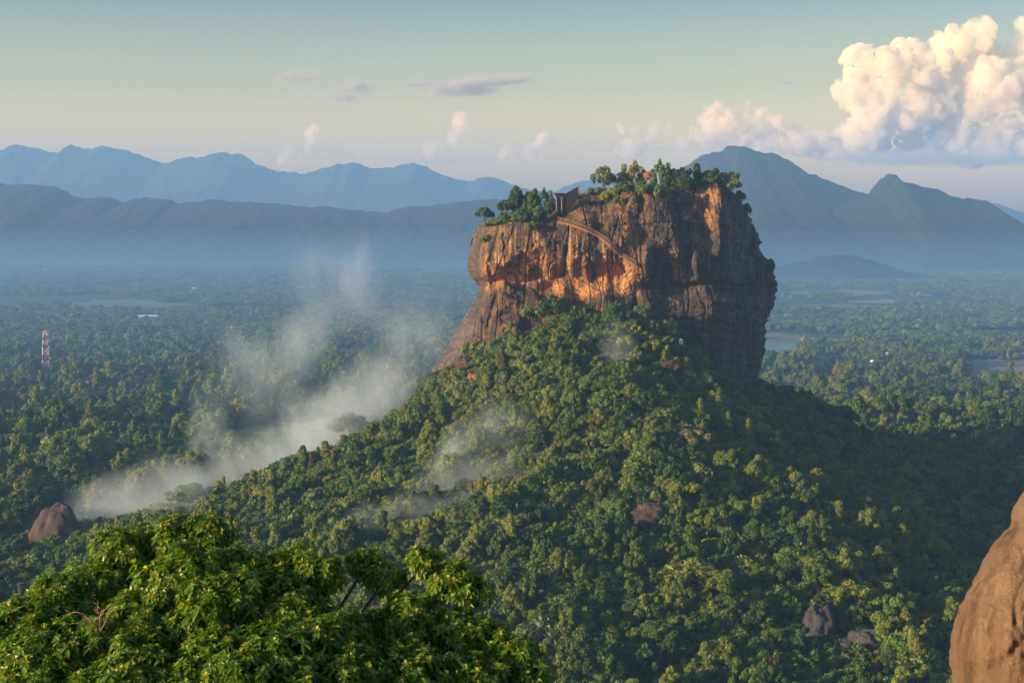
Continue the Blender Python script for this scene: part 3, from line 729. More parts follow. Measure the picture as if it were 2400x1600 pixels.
# ------------------------------------------------------------------ stones
def stone(name, outline_c, rx, ry, rz_, seed, m, label, amp=.16, flat=.0, sub=48, shape=None, cat='boulder'):
    u, v = np.meshgrid(np.linspace(0, 2 * math.pi, sub * 2, endpoint=False), np.linspace(0.02, math.pi - .02, sub))
    d = np.stack([np.cos(u) * np.sin(v), np.sin(u) * np.sin(v), np.cos(v)], -1)
    k = 1 + amp * fbm(d.reshape(-1, 3) * 1.6 + seed, 4, seed).reshape(u.shape) * 1.6
    p = d * k[..., None] * np.array([rx, ry, rz_])
    if shape: p = shape(p)
    ix = np.arange(u.size).reshape(u.shape)
    q = np.stack([ix[:-1], ix[1:], np.roll(ix[1:], -1, 1), np.roll(ix[:-1], -1, 1)], -1).reshape(-1, 4)
    V = np.concatenate([p.reshape(-1, 3), p[0].mean(0)[None], p[-1].mean(0)[None]])
    n_ = u.size; t_ = np.concatenate([np.stack([np.full(sub * 2, n_), ix[0], np.roll(ix[0], -1)], 1), np.stack([np.full(sub * 2, n_ + 1), np.roll(ix[-1], -1), ix[-1]], 1)])
    o = link(name, mesh(name, V, q, t_, True), m, loc=tuple(outline_c)); tag(o, label, cat); return o
def stone_mat(name, a, b, d, s=1.0, streak=(1, 1, .15), rough=.85):
    m, t, out = mat(name); g = N(t); p = g.pos()
    big = g.noise(p, .25 * s, 5, .6); fine = g.noise(p, 5 * s, 4, .7); stx = g.noise(g.scalev(p, tuple(x * s for x in streak)), 1.0, 5, .6, .6)
    c = g.mix(g.rng(big, .35, .65), a, b); c = g.mix(g.rng(stx, .52, .66, 0, .75), c, d)
    c = g.mix(g.rng(fine, .5, .75, 0, .5), c, tuple(x * .35 for x in a))
    g.bsdf(out, c, rough, g.bump(g.math('ADD', big, g.math('MULTIPLY', fine, .5)), .7, .5 / s)); return m
sm_brown = stone_mat('brown_stone', (0.05, 0.034, 0.032), (0.082, 0.054, 0.048), (0.03, 0.024, 0.024), .4)
sm_grey = stone_mat('grey_stone', (0.034, 0.035, 0.042), (0.062, 0.061, 0.068), (0.018, 0.018, 0.022), .4)
sm_red = stone_mat('red_stone', (0.20, 0.07, 0.045), (0.30, 0.11, 0.07), (0.08, 0.04, 0.03), .6)
def spire(p):
    z = p[..., 2]; h = z.max(); k = np.clip((z + h) / (2 * h), 0, 1)
    w = np.interp(k, [0, .3, .6, .85, 1], [1.0, 1.0, .9, .75, .7])
    p = p.copy(); p[..., 0] *= w; p[..., 1] *= w; p[..., 0] += k * 1.2; return p
b = at(132, 1258, 770); stone('pointed_rock', b, 16, 13, 19, 3, sm_brown, 'pointed brown rock rising from the trees behind the leafy tree', .1, shape=spire, cat='rock')
def on_ground(px, py, lift=0.0):
    Ys = np.arange(430, 3500, .5); P = at(px, py, Ys); h = ground_h(P[:, 0], P[:, 1]); k = np.argmax(P[:, 2] <= h)
    return P[k] + np.array([0, 0, lift])
stone('brown_boulder', on_ground(1515, 1226, 2.5), 12, 10, 7.0, 5, sm_brown, 'rounded dark brown boulder half hidden in the middle of the slope')
stone('grey_boulder', on_ground(1918, 1490, 3), 6.5, 6, 9.5, 8, sm_grey, 'tall grey boulder face among dark trees low on the right')
stone('grey_boulder', on_ground(2030, 1512, 1), 7.5, 6, 5.5, 9, sm_grey, 'low grey boulder right of the tall grey one')
stone('grey_boulder', on_ground(1978, 1518, 0), 5, 5, 4.5, 10, sm_grey, 'small dark grey boulder between the two larger grey ones')
stone('cliff_boulder', on_ground(1093, 862, 2), 7, 6, 5.5, 11, sm_brown, 'brown boulder with a dark hollow under the left slab')
stone('cliff_boulder', on_ground(1112, 893, 1), 5, 4, 3.6, 12, sm_red, 'small reddish boulder just below the left slab')
stone('red_boulder', at(1518, 412, 894), 2.7, 2.5, 2.7, 13, sm_red, 'small red boulder on the summit between the trees')
# the near boulder at the right edge of the frame
m, t, out = mat('orange_granite'); g = N(t); p = g.pos()
big = g.noise(p, .9, 5, .6); fine = g.noise(p, 26, 5, .75); grain = g.noise(p, 110, 2, .8)
run = g.noise(g.scalev(p, (5.0, 3.0, .55)), 1.0, 5, .62, .5); run2 = g.noise(g.scalev(p, (14.0, 9.0, 1.2)), 1.0, 4, .6, .4)
c = g.mix(g.rng(big, .35, .65), (.100, .066, .043), (.172, .120, .080)); c = g.mix(g.rng(run, .5, .62, 0, .7), c, (.050, .030, .020))
c = g.mix(g.rng(run2, .54, .72, 0, .45), c, (.26, .18, .115)); c = g.mix(g.rng(fine, .5, .72, 0, .6), c, (.06, .034, .022)); c = g.mix(g.rng(grain, .6, .75, 0, .5), c, (.30, .22, .15))
hh = g.math('ADD', g.math('MULTIPLY', fine, .5), g.math('ADD', g.math('MULTIPLY', grain, .2), g.math('ADD', g.math('MULTIPLY', run2, .5), g.math('MULTIPLY', big, 2.0))))
g.bsdf(out, c, .85, g.bump(hh, 1.0, .06)); om = m
OP = np.array([(1140,2412),(1150,2400),(1165,2388),(1186,2376),(1210,2370),(1237,2363),(1259,2338),(1288,2319),(1323,2299),(1374,2274),(1419,2248),(1448,2239),(1483,2229),(1515,2225),(1543,2223),(1572,2229),(1600,2231),(1700,2225),(1900,2230)])
YB = 11.0
nv, nu = 150, 150
pys = np.linspace(1130, 1900, nv)[:, None] + np.zeros((1, nu)); le = np.interp(pys, OP[:, 0], OP[:, 1])
ang = np.linspace(0, 1, nu)[None, :] + np.zeros((nv, 1))
wid = 620 * np.sqrt(np.clip((pys - 1105) / 795, 0.02, 1))
th = ang * math.pi * 1.0
pxs = le + wid * (1 - np.cos(th)) / 2 * 1.0
yd = YB - 1.15 * np.sin(th) ** .8 * np.sqrt(np.clip((pys - 1105) / 400, .05, 1))
nz = fbm(np.stack([pxs.ravel() / 90, pys.ravel() / 130, yd.ravel()], 1), 5, 61).reshape(pxs.shape)
nz2 = fbm(np.stack([pxs.ravel() / 28, pys.ravel() / 44, 3 + 0 * pxs.ravel()], 1), 4, 66, .5, True).reshape(pxs.shape)
nz3 = np.abs(perlin(np.stack([(pxs + pys * .5).ravel() / 120, (pys - pxs * .3).ravel() / 190, 0 * pxs.ravel()], 1), 67)).reshape(pxs.shape)
yd = yd - (nz * .07 + (nz2 - .35) * .035 - .16 * np.clip(.12 - nz3, 0, 1)) * np.sin(th)
pxs = pxs + (nz2 - .35) * 9 * np.cos(th) ** 2 * (th < 1.6)
pos = at(pxs, pys, yd)
bk = at(pxs, pys, 2 * YB - yd + .9 * np.sin(th))[:, ::-1]
allp = np.concatenate([pos, bk[:, 1:-1]], 1); nu2 = allp.shape[1]
ix = np.arange(nv * nu2).reshape(nv, nu2)
q = np.stack([ix[:-1], np.roll(ix[:-1], -1, 1), np.roll(ix[1:], -1, 1), ix[1:]], -1).reshape(-1, 4)
Vb = np.concatenate([allp.reshape(-1, 3), allp[0].mean(0)[None]])
tb = np.stack([np.full(nu2, nv * nu2), np.roll(ix[0], -1), ix[0]], 1)
o = link('near_boulder', mesh('near_boulder', Vb, q[:, ::-1], tb[:, ::-1], True), om)
tag(o, 'large smooth orange brown boulder close by at the right edge', 'boulder')

# ------------------------------------------------------------------ stair and screen on the cliff
rust = plain_mat('weathered_iron', (0.20, 0.12, 0.075), .7, .2); steel = plain_mat('pale_rail', (0.17, 0.12, 0.085), .6, .3)
screen_m = plain_mat('dark_screen', (0.012, 0.009, 0.010), .9, 0); brickm = plain_mat('brick_wall', (0.22, 0.115, 0.06), .9, 0, .35, .8)
PATH = [(1492, 622), (1476, 611), (1455, 597), (1440, 583), (1424, 568), (1409, 556), (1390, 545), (1370, 536), (1350, 528), (1330, 522), (1307, 517)]
pts = []
for (x0, y0), (x1, y1) in zip(PATH[:-1], PATH[1:]):
    for k in range(4): pts.append((x0 + (x1 - x0) * k / 4, y0 + (y1 - y0) * k / 4))
pts.append(PATH[-1])
W0 = np.array([on_rock(px, py, .4) for px, py in pts])
k5 = np.ones(7) / 7
W0[:, 1] = np.convolve(np.pad(W0[:, 1], 3, mode='edge'), k5, 'valid') - 1.6
W0 = np.array([at(px, py, w[1]) for (px, py), w in zip(pts, W0)])
st = tag(empty('cliff_stairway', tuple(W0[0])), 'long railed stairway climbing diagonally across the cliff face', 'stairway')
off = W0[0]
deck = MB(); rail = MB(); post = MB(); wall = MB()
for i in range(len(W0) - 1):
    a, b_ = W0[i] - off, W0[i + 1] - off; d = b_ - a; n_ = 3
    for k in range(n_):
        p0 = a + d * (k + .5) / n_; deck.box(p0, (abs(d[0]) / n_ + .05, 2.4, .45), 0)
    wall.tube([a + (0, -1.0, -.9), b_ + (0, -1.0, -.9)], .42, 6)
    for hz in (1.3, 2.1): rail.tube([a + (0, -1.15, hz), b_ + (0, -1.15, hz)], .17, 5)
    post.tube([a + (0, -1.15, -.3), a + (0, -1.15, 2.1)], .13, 5)
    if i % 3 == 0: post.tube([a + (0, -.6, -.4), a + (0, 1.2, -5)], .16, 5)
link('stair_treads', deck.mesh('stair_treads'), rust, st); link('parapet', wall.mesh('parapet'), brickm, st)
link('railing', rail.mesh('railing', True), steel, st); link('support_posts', post.mesh('support_posts', True), rust, st)
def panel(mb, quad, Yoff, th=.5):
    P = np.array([at(px, py, Yoff) for px, py in quad]); Bk = P + (0, th, 0)
    mb.add(np.concatenate([P, Bk]), [(0, 1, 2, 3), (7, 6, 5, 4), (0, 4, 5, 1), (1, 5, 6, 2), (2, 6, 7, 3), (3, 7, 4, 0)])
ys = min(on_rock(1330, 480).y, on_rock(1310, 505).y, on_rock(1345, 470).y) - 2.0
sc_o = tag(empty('stair_screen', tuple(at(1325, 500, ys))), 'dark metal screen and gate frame at the head of the cliff stairs', 'screen')
org = at(1325, 500, ys)
def child_panel(name, quad, y, m, th=.5):
    mb = MB(); panel(mb, quad, y, th); mb.V = [v - org for v in mb.V]; link(name, mb.mesh(name), m, sc_o)
child_panel('screen_panel', [(1320, 504), (1341, 504), (1341, 445), (1320, 457)], ys, screen_m)
child_panel('screen_panel', [(1341.2, 488), (1357, 460), (1357, 436), (1341.2, 444.6)], ys, screen_m)
child_panel('gate_panel', [(1303, 506), (1319.6, 506), (1319.6, 456), (1303, 456)], ys + .3, screen_m)
child_panel('lintel', [(1299, 457), (1324, 457), (1324, 452.5), (1299, 452.5)], ys - .4, screen_m, 1.4)
for (x, y0, y1) in ((1304, 462, 519), (1316, 460, 518), (1356.5, 434, 459)):
    mb = MB(); mb.tube([at(x, y0, ys - .7) - org, at(x + 1.5, y1, ys - .7) - org], .42, 6); link('post', mb.mesh('post', True), steel, sc_o)
# lower flight to the platform
lf = tag(empty('lower_ladder', tuple(on_rock(1460, 650, 1))), 'short sloping ladder below the foot of the cliff stairway', 'ladder'); org2 = np.array(lf.location)
a = np.array(on_rock(1441, 662, 1.6)); b_ = np.array(on_rock(1481, 632, 1.6)); b_[1] = min(b_[1], a[1]); a[1] = b_[1]
mb = MB()
for s_ in (-.7, .7): mb.tube([a + (0, s_, 0) - org2, b_ + (0, s_, 0) - org2], .3, 5)
link('ladder_rail', mb.mesh('ladder_rail', True), steel, lf)
mb = MB()
for k in range(14):
    p0 = a + (b_ - a) * (k + .5) / 14 - org2; mb.tube([p0 - (0, .7, 0), p0 + (0, .7, 0)], .16, 5)
link('rungs', mb.mesh('rungs', True), rust, lf)

# ------------------------------------------------------------------ water tanks on the slope
tp = on_ground(1592, 822, 2.2)
k = tp[1] / F
wt = tag(empty('water_tank', tuple(tp)), 'pale cylindrical water tank on a reddish platform in the forest', 'water tank')
mb = MB(); mb.tube([(.8, -1.5, 2.0), (.8, -1.5, 4.7), (.8, -1.5, 4.95)], [1.15, 1.15, .55], 20); link('tank_body', mb.mesh('tank_body', False), plain_mat('pale_tank', (.62, .66, .58), .5), wt)
mb = MB(); mb.box((.6, -.4, 1.0), (6.5, 5.2, .5)); mb.box((-2, -2, -2), (.4, .4, 5.6)); mb.box((3, -2, -2), (.4, .4, 5.6)); link('platform', mb.mesh('platform'), plain_mat('red_platform', (.22, .10, .08), .8), wt)
wt2 = tag(empty('dark_tank', tuple(tp + (-2.0, 1.8, 0))), 'large dark blue round tank behind the pale one in the forest', 'water tank')
mb = MB(); mb.tube([(0, 0, 1.3), (0, 0, 5.6), (0, 0, 6.2), (0, 0, 6.4)], [2.4, 2.4, 1.8, .5], 22); link('tank_body', mb.mesh('tank_body', False), plain_mat('dark_tank', (.02, .035, .08), .4), wt2)
mb = MB(); mb.box((0, 0, -1.2), (4.6, 4.6, 4.6)); link('plinth', mb.mesh('plinth'), bpy.data.materials['red_platform'], wt2)

# ------------------------------------------------------------------ telecom mast
tb_ = at(108, 872, HC / ((872 - 510) / F) * 1.0); Yt = tb_[1]; tb_[2] = 0
mast_red = plain_mat('red_paint', (.50, .05, .03), .6); mast_white = plain_mat('white_paint', (.75, .73, .70), .6)
ms = tag(empty('telecom_mast', tuple(tb_), .35), 'red and white banded lattice telecom mast standing in the forest', 'mast')
kk = Yt / F; hts = [0, 14, 20, 32, 41, 47, 53, 62]
ztop = (872 - 776) * kk
wid_ = lambda z: np.interp(z, [0, ztop * .4, ztop], [4.6, 3.6, 1.6])
bands = np.array([0, .13, .28, .43, .58, .68, .79, .90, 1.0]) * ztop
for i, (z0, z1) in enumerate(zip(bands[:-1], bands[1:])):
    mb = MB(); w0, w1 = wid_(z0), wid_(z1 - .05); c4 = [(-1, -1), (1, -1), (1, 1), (-1, 1)]
    for j in range(4):
        a, b_ = c4[j], c4[(j + 1) % 4]
        A0, A1 = np.array((a[0] * w0, a[1] * w0, z0)), np.array((a[0] * w1, a[1] * w1, z1 - .05)); B0, B1 = np.array((b_[0] * w0, b_[1] * w0, z0)), np.array((b_[0] * w1, b_[1] * w1, z1 - .05))
        mb.tube([A0, A1], .42, 5); mb.tube([A0, B1], .28, 4); mb.tube([B0, A1], .28, 4); mb.tube([A0, B0], .28, 4); mb.tube([A1, B1], .28, 4)
    link('mast_section', mb.mesh('mast_section'), mast_red if i % 2 == 0 else mast_white, ms)
for z, s_, h_ in ((ztop * .93, 1, 3.4), (ztop * .8, 1, 3.6), (ztop * .62, 1, 3.0), (ztop * .88, -1, 3.0), (ztop * .6, -1, 3.6), (ztop * .35, 1, 2.6)):
    w = wid_(z) + 1.2; mb = MB(); mb.box((s_ * w, -w, z), (1.1, .8, h_)); mb.box((s_ * (w - .7), -w + .5, z), (.9, .9, .35)); link('antenna', mb.mesh('antenna'), mast_white, ms)
mb = MB(); mb.tube([(0, 0, ztop), (0, 0, ztop + 7)], [.2, .1], 5); link('lightning_rod', mb.mesh('lightning_rod'), mast_red, ms)

# ------------------------------------------------------------------ lake, fields
def gpoly(name, pix, z, m, label=None, nsub=1):
    P = []
    for px, py in pix:
        d = at(px, py, 1.0) - np.array([0, 0, HC]); P.append(np.array([0, 0, HC]) + d * (HC - z) / -d[2])
    P = np.array(P); me = bpy.data.meshes.new(name); me.from_pydata(P.tolist(), [], [list(range(len(P)))]); me.update()
    o = link(name, me, m); tag(o, kind='structure'); return o
def ragged(pix, amp, seed, per=10):
    r = np.random.default_rng(seed); out = []
    for (a, b), (c, d) in zip(pix, pix[1:] + pix[:1]):
        for k in range(per): out.append((a + (c - a) * k / per + r.normal() * amp * 2.5, b + (d - b) * k / per + r.normal() * amp))
    return out
m, t, out = mat('lake_water'); g = N(t); n_ = g.bsdf(out, (0.03, 0.045, 0.05), 0.12, g.bump(g.noise(g.pos(), .15, 3), .15, .5)); n_.inputs['IOR'].default_value = 1.33
water_m = m
def field_mat(name, a, b):
    m, t, out = mat(name); g = N(t); p = g.pos(); g.bsdf(out, g.mix(g.rng(g.noise(g.scalev(p, (.006, .03, 1)), 1, 5), .38, .62), a, b), .95); return m
sand = field_mat('pale_mud', (.13, .125, .10), (.19, .18, .145)); tan = field_mat('dry_field', (.16, .14, .075), (.26, .22, .13)); grn = field_mat('green_field', (.085, .12, .040), (.14, .165, .065))
gpoly('lake_shore', ragged([(1700, 850), (1790, 850), (1840, 826), (1905, 806), (1985, 802), (2000, 797), (1900, 790), (1860, 783), (1780, 778), (1680, 780)], 1.2, 1), .1, sand)
gpoly('lake', ragged([(1690, 846), (1790, 844), (1812, 832), (1858, 814), (1868, 806), (1830, 803), (1780, 804), (1690, 806)], .8, 2), .25, water_m)
gpoly('dry_field', ragged([(2180, 846), (2260, 842), (2330, 843), (2420, 847), (2520, 850), (2520, 905), (2400, 899), (2310, 892), (2262, 876), (2235, 862)], 1.6, 3), .1, tan)
gpoly('dry_field', ragged([(1830, 684), (1990, 680), (2100, 684), (2090, 690), (1960, 692), (1830, 694)], 1, 4), .1, tan)
gpoly('dry_field', ragged([(1990, 704), (2100, 701), (2230, 706), (2230, 711), (2100, 711), (1990, 709)], .8, 5), .1, tan)
gpoly('green_field', ragged([(1830, 716), (1960, 712), (2100, 718), (2000, 728), (1830, 726)], .8, 6), .1, grn)
gpoly('green_field', ragged([(-40, 720), (120, 712), (300, 705), (450, 708), (470, 716), (260, 722), (120, 735), (-40, 745)], 1.6, 7), .1, grn)
gpoly('dry_field', ragged([(215, 704), (300, 702), (395, 706), (396, 709), (300, 707), (215, 708)], .5, 8), .25, sand)
gpoly('dry_field', ragged([(480, 604), (520, 603), (524, 608), (480, 608)], .5, 9), .25, sand)
gpoly('green_field', ragged([(190, 608), (300, 604), (420, 612), (330, 622), (210, 620)], .8, 10), .1, grn)
gpoly('green_field', ragged([(560, 1000), (760, 985), (860, 1020), (700, 1060), (540, 1075), (470, 1050)], 5, 11), .1, grn)

# ------------------------------------------------------------------ small buildings on the plain
def house(name, px, py, L_, D_, H_, rz, wall_c, roof_c, label, rise=.25, cat='house'):
    d = at(px, py, 1.0) - np.array([0, 0, HC]); g0 = np.array([0, 0, HC]) + d * HC / -d[2]
    e = tag(empty(name, tuple(g0), rz), label, cat, None)
    mb = MB(); mb.box((0, 0, H_ / 2 - .3), (L_, D_, H_ + .6)); link('wall', mb.mesh('wall'), plain_mat('wall_' + name, wall_c, .8), e)
    mb = MB(); r_ = D_ * rise; l2, d2 = L_ / 2 + .6, D_ / 2 + .8
    V = [(-l2, -d2, H_), (l2, -d2, H_), (l2, d2, H_), (-l2, d2, H_), (-l2, 0, H_ + r_), (l2, 0, H_ + r_)]; V = V + [(x, y, z + .3) for x, y, z in V]
    mb.add(V, [(6, 7, 11, 10), (8, 9, 10, 11), (0, 4, 5, 1), (2, 5, 4, 3), (0, 1, 7, 6), (2, 3, 9, 8)], [(0, 3, 4), (6, 10, 9), (1, 5, 2), (7, 8, 11)])
    link('roof', mb.mesh('roof'), plain_mat('roof_' + name, roof_c, .6), e)
    mb = MB()
    for k in range(max(2, int(L_ / 5))):
        mb.box((-L_ / 2 + (k + .5) * L_ / max(2, int(L_ / 5)), -D_ / 2 - .06, H_ * .5), (1.6, .1, H_ * .4))
    link('window', mb.mesh('window'), plain_mat('glass_' + name, (.03, .035, .04), .3), e)
    return e
house('long_shed', 348, 752, 34, 14, 9, .03, (.35, .36, .38), (.72, .74, .78), 'long shed with a pale roof among the trees left of the smoke', .12, 'shed')
house('blue_roofed_house', 1938, 846, 14, 9, 7, .2, (.5, .5, .48), (.05, .13, .45), 'small house with a bright blue roof right of the lake')
house('white_house', 2086, 845, 10, 8, 9, -.3, (.75, .74, .70), (.55, .56, .58), 'small white house in the trees right of the blue roof')
house('red_roofed_house', 1926, 892, 13, 8, 7, -.2, (.45, .36, .32), (.32, .12, .08), 'small house with a reddish roof in the trees below the blue roof')
house('pale_house', 2388, 794, 20, 9, 8, .1, (.6, .57, .52), (.45, .33, .27), 'pale house near the right edge above the dry field')
house('white_hut', 455, 682, 16, 10, 8, .1, (.75, .75, .75), (.8, .8, .8), 'tiny white hut on the hazy plain left of the smoke', .15, 'hut')
house('grey_house', 2022, 838, 11, 8, 7, .2, (.5, .52, .54), (.5, .54, .58), 'small grey roofed house between the blue and the white one')
pm = at(2044, 878, HC / ((878 - 510) / F)); pm[2] = 0
wtw = tag(empty('water_tower', tuple(pm)), 'slim pale water tower standing in trees right of the lake', 'water tower')
mb = MB(); mb.tube([(0, 0, -1), (0, 0, 15)], [1.0, .8], 8); link('shaft', mb.mesh('shaft', True), mast_white, wtw)
mb = MB(); mb.tube([(0, 0, 14.6), (0, 0, 15.6), (0, 0, 17.2), (0, 0, 17.8)], [.9, 2.6, 2.6, .8], 12); link('bowl', mb.mesh('bowl'), mast_white, wtw)
for i, (px, py, h_) in enumerate([(830, 378, 60), (1001, 385, 55), (1003, 386, 40)][:2]):
    b = at(px, py + 3, 10500 * HS); mb = MB(); mb.tube([(0, 0, -30), (0, 0, h_)], [4, 2], 5)
    tag(link('summit_antenna', mb.mesh('summit_antenna'), hm_far, loc=tuple(b)), ['thin antenna on the middle peak of the far mountains', 'thin antenna on the far mountain peak nearest the rock'][i], 'antenna', 'antennas on the far mountains')

# ------------------------------------------------------------------ special trees on the slope
def slope_tree(name, shape, col, px, py, half, hpx, label):
    g0 = on_ground(px, py); V = BASE[shape][0]; k_ = g0[1] / F
    hx = half * k_ / np.percentile(np.hypot(V[:, 0], V[:, 1]), 97); hz = hpx * k_ / V[:, 2].max()
    return tree(name, shape, col, tuple(g0), random.uniform(0, 6), (hx, hx, hz), label)
slope_tree('blossoming_tree', 'open a', 'pale', 1625, 1062, 46, 56, 'pale blossoming tree on the slope below the right cliff')
slope_tree('blossoming_tree', 'open b', 'pale', 1795, 1222, 42, 66, 'pale flowering tree in the shaded right part of the slope')
slope_tree('blossoming_tree', 'open a', 'pale', 1680, 852, 42, 56, 'pale leafless-looking tree at the foot of the right cliff')
slope_tree('yellow_tree', 'flat a', 'yellow green', 1660, 1262, 48, 74, 'bright yellow green tree right of the brown boulder')
slope_tree('bright_tree', 'flat b', 'yellow green', 1985, 1430, 62, 70, 'broad bright green tree above the grey boulder')
slope_tree('round_tree', 'round b', 'olive', 820, 1040, 52, 76, 'brownish round tree veiled in mist at the left edge of the slope')
slope_tree('round_tree', 'round a', 'mid green', 440, 1200, 56, 74, 'broad green dome-shaped tree in the mist above the leafy tree')
slope_tree('round_tree', 'round c', 'grey green', 1600, 800, 46, 62, 'large grey green round tree against the foot of the dark cliff')
slope_tree('reddish_tree', 'open b', 'rusty', 1925, 1398, 44, 34, 'reddish bare-twigged tree above the grey boulder')
slope_tree('dark_tree', 'round a', 'dark green', 1965, 1000, 46, 54, 'very dark round tree on the right skyline of the slope')

# ------------------------------------------------------------------ leafy tree in the foreground
YT = 20.0; kt = YT / F
fr = np.random.default_rng(21)
DOMES = [  # px of top, py of top, radius px, depth offset m
    (60,1385,110,-.2),(150,1330,100,.3),(235,1290,95,.7),(285,1226,75,1.0),(350,1222,80,1.4),(415,1195,72,1.2),(490,1190,70,1.3),(545,1270,75,.8),(430,1270,120,.4),
    (620,1275,80,.9),(700,1268,95,.9),(752,1292,58,.6),(670,1340,115,.2),(858,1276,50,1.2),(900,1312,52,1.0),(994,1272,52,1.1),(1060,1308,68,.9),(1105,1340,52,.8),
    (960,1380,85,.5),(1080,1420,80,.4),(1150,1450,60,.3),(1210,1485,60,.1),(850,1425,95,.1),(760,1420,110,-.4),(500,1345,80,-.2),(560,1330,70,-.1),(470,1390,80,-.5),
    (330,1380,110,-.2),(200,1430,110,-.7),(80,1460,110,-1.0),(330,1480,120,-1.1),(500,1470,100,-1.0),(640,1450,110,-.9),(1240,1540,60,-.2),(1120,1520,100,-.3),
    (960,1500,120,-.5),(830,1510,110,-.9),(700,1545,120,-1.3),(560,1520,85,-1.5),(430,1560,110,-1.5),(250,1560,120,-1.6),(90,1570,120,-1.6),(-60,1440,110,-.6),(-80,1560,130,-1.3),(1020,1600,130,-.9),(1180,1610,110,-.6),(860,1620,130,-1.3),
    (620,1650,150,-1.7),(380,1660,150,-1.8),(150,1670,150,-1.9),(-180,1520,150,-.5)]
bc = at(450, 2050, YT); 
def fg_leaves():
    ros_p, ros_d = [], []
    for (px, py, rp, dy) in DOMES:
        r_ = rp * kt * .93; c = at(px, py + rp * .92, YT + dy)
        k_ = int(125 * (rp / 90) ** 2)
        d = unit(fr.normal(size=(k_ * 3, 3)) + np.array([0, -.25, .55])); d = d[d[:, 2] > -.45][:k_]
        rad = r_ * (1 + .34 * fbm(d * 2.4 + px * .01, 2, 5))[:, None] * fr.uniform(.8, 1.05, (len(d), 1))
        ros_p.append(c + d * rad * np.array([1.05, 1.0, .9])); ros_d.append(unit(d + np.array([0, 0, .5]) + fr.normal(size=d.shape) * .22))
        # inner sparse leaves
        d2 = unit(fr.normal(size=(k_ // 2, 3))); ros_p.append(c + d2 * r_ * fr.uniform(.45, .75, (len(d2), 1))); ros_d.append(unit(d2 + fr.normal(size=d2.shape) * .4))
    return np.concatenate(ros_p), np.concatenate(ros_d)
rp_, rd_ = fg_leaves()
NL = 11
K_ = len(rp_)
ax = np.repeat(rd_, NL, 0); ctr = np.repeat(rp_, NL, 0)
ph = np.tile(np.arange(NL) * 2.39996, K_) + np.repeat(fr.uniform(0, 6.28, K_), NL)
lev = np.tile(np.linspace(0, 1, NL), K_) + fr.normal(size=K_ * NL) * .08
e1 = unit(np.cross(ax, np.array([.3, .2, 1.0]) + fr.normal(size=ax.shape) * .01)); e2 = np.cross(ax, e1)
rad_dir = np.cos(ph)[:, None] * e1 + np.sin(ph)[:, None] * e2
tilt = np.interp(lev, [0, .4, 1], [-.25, .25, 1.15])[:, None]       # outer leaves droop, inner ones stand up
ldir = unit(rad_dir + ax * tilt); nrm = unit(ax - ldir * np.sum(ax * ldir, 1, keepdims=True)); sdir = np.cross(ldir, nrm)
Ln = (.132 * fr.uniform(.75, 1.2, K_ * NL) * np.interp(lev, [0, .5, 1], [1.1, 1.0, .6]))[:, None]; Wd = Ln * fr.uniform(.17, .23, (K_ * NL, 1))
ctr = ctr - ax * .05 + ax * (lev[:, None] * .05)
dr = np.array([0, 0, -1.0])
c0 = ctr; c1 = ctr + ldir * Ln * .33 + nrm * Ln * .03; c2 = ctr + ldir * Ln * .68 + dr * Ln * .10; c3 = ctr + ldir * Ln * .98 + dr * Ln * .30
up = nrm * Wd * .35
VL = np.stack([c0, c1 - sdir * Wd + up, c1, c1 + sdir * Wd + up, c2 - sdir * Wd * .85 + up, c2, c2 + sdir * Wd * .85 + up, c3], 1)
nl = len(VL); bi = np.arange(nl)[:, None] * 8
qq = np.concatenate([bi + np.array(f)[None] for f in ((2, 1, 4, 5), (3, 2, 5, 6))])
tt = np.concatenate([bi + np.array(f)[None] for f in ((0, 1, 2), (0, 2, 3), (5, 4, 7), (6, 5, 7))])
lv = np.clip(np.repeat(fr.uniform(0, 1, K_), NL) * .5 + fr.uniform(0, .5, nl), 0, 1) * .8
young_lit = np.clip((lev - .6) * 2.0, 0, 1) * np.repeat(fr.uniform(0, 1, K_) > .45, NL)  # yellow of young leaves, also carrying the bright sunlit tips as colour
m, t, out = mat('broad_leaves'); g = N(t)
lva, yo = g.attr('leafvar'), g.attr('young_lit')
c = g.mix(lva, (0.055, 0.130, 0.011), (0.155, 0.255, 0.021)); c = g.mix(yo, c, (0.33, 0.30, 0.03))
d = g.new('BsdfPrincipled'); g.set(d.inputs['Base Color'], c); d.inputs['Roughness'].default_value = .38; d.inputs['Specular IOR Level'].default_value = .4
tr = g.new('BsdfTranslucent'); g.set(tr.inputs[0], g.mix(1.0, c, (1.3, 1.5, .5), 'MULTIPLY')); mx = g.new('MixShader'); mx.inputs[0].default_value = .40
t.links.new(d.outputs[0], mx.inputs[1]); t.links.new(tr.outputs[0], mx.inputs[2]); t.links.new(mx.outputs[0], out.inputs[0])
gz = float(ground_h(np.array([bc[0]]), np.array([YT]))[0])
ft = tag(empty('leafy_tree', (bc[0], YT, gz)), 'large leafy tree with whorls of glossy green leaves close by at bottom left', 'tree')
org = np.array([bc[0], YT, gz])
link('crown', mesh('crown', VL.reshape(-1, 3) - org, qq, tt, True, {'leafvar': np.repeat(lv, 8), 'young_lit': np.repeat(young_lit, 8)}), m, ft)
mb = MB(); mb.tube([(0, 0, -.6), (.1, 0, (HC - 8.5 - gz) * .6), (0, .1, HC - 8.2 - gz)], [.34, .28, .22], 10)
fork = np.array([0, .1, HC - 8.3 - gz])
for (px, py, rp, dy) in DOMES:
    c = at(px, py + rp * 1.0, YT + dy) - org
    midp = fork * .45 + c * .55 + np.array([0, 0, -.35 + .15 * fr.normal()])
    mb.tube([fork, midp, c, c + (0.1 * fr.normal(), 0, rp * kt * .6)], [.065, .032, .02, .01], 6)
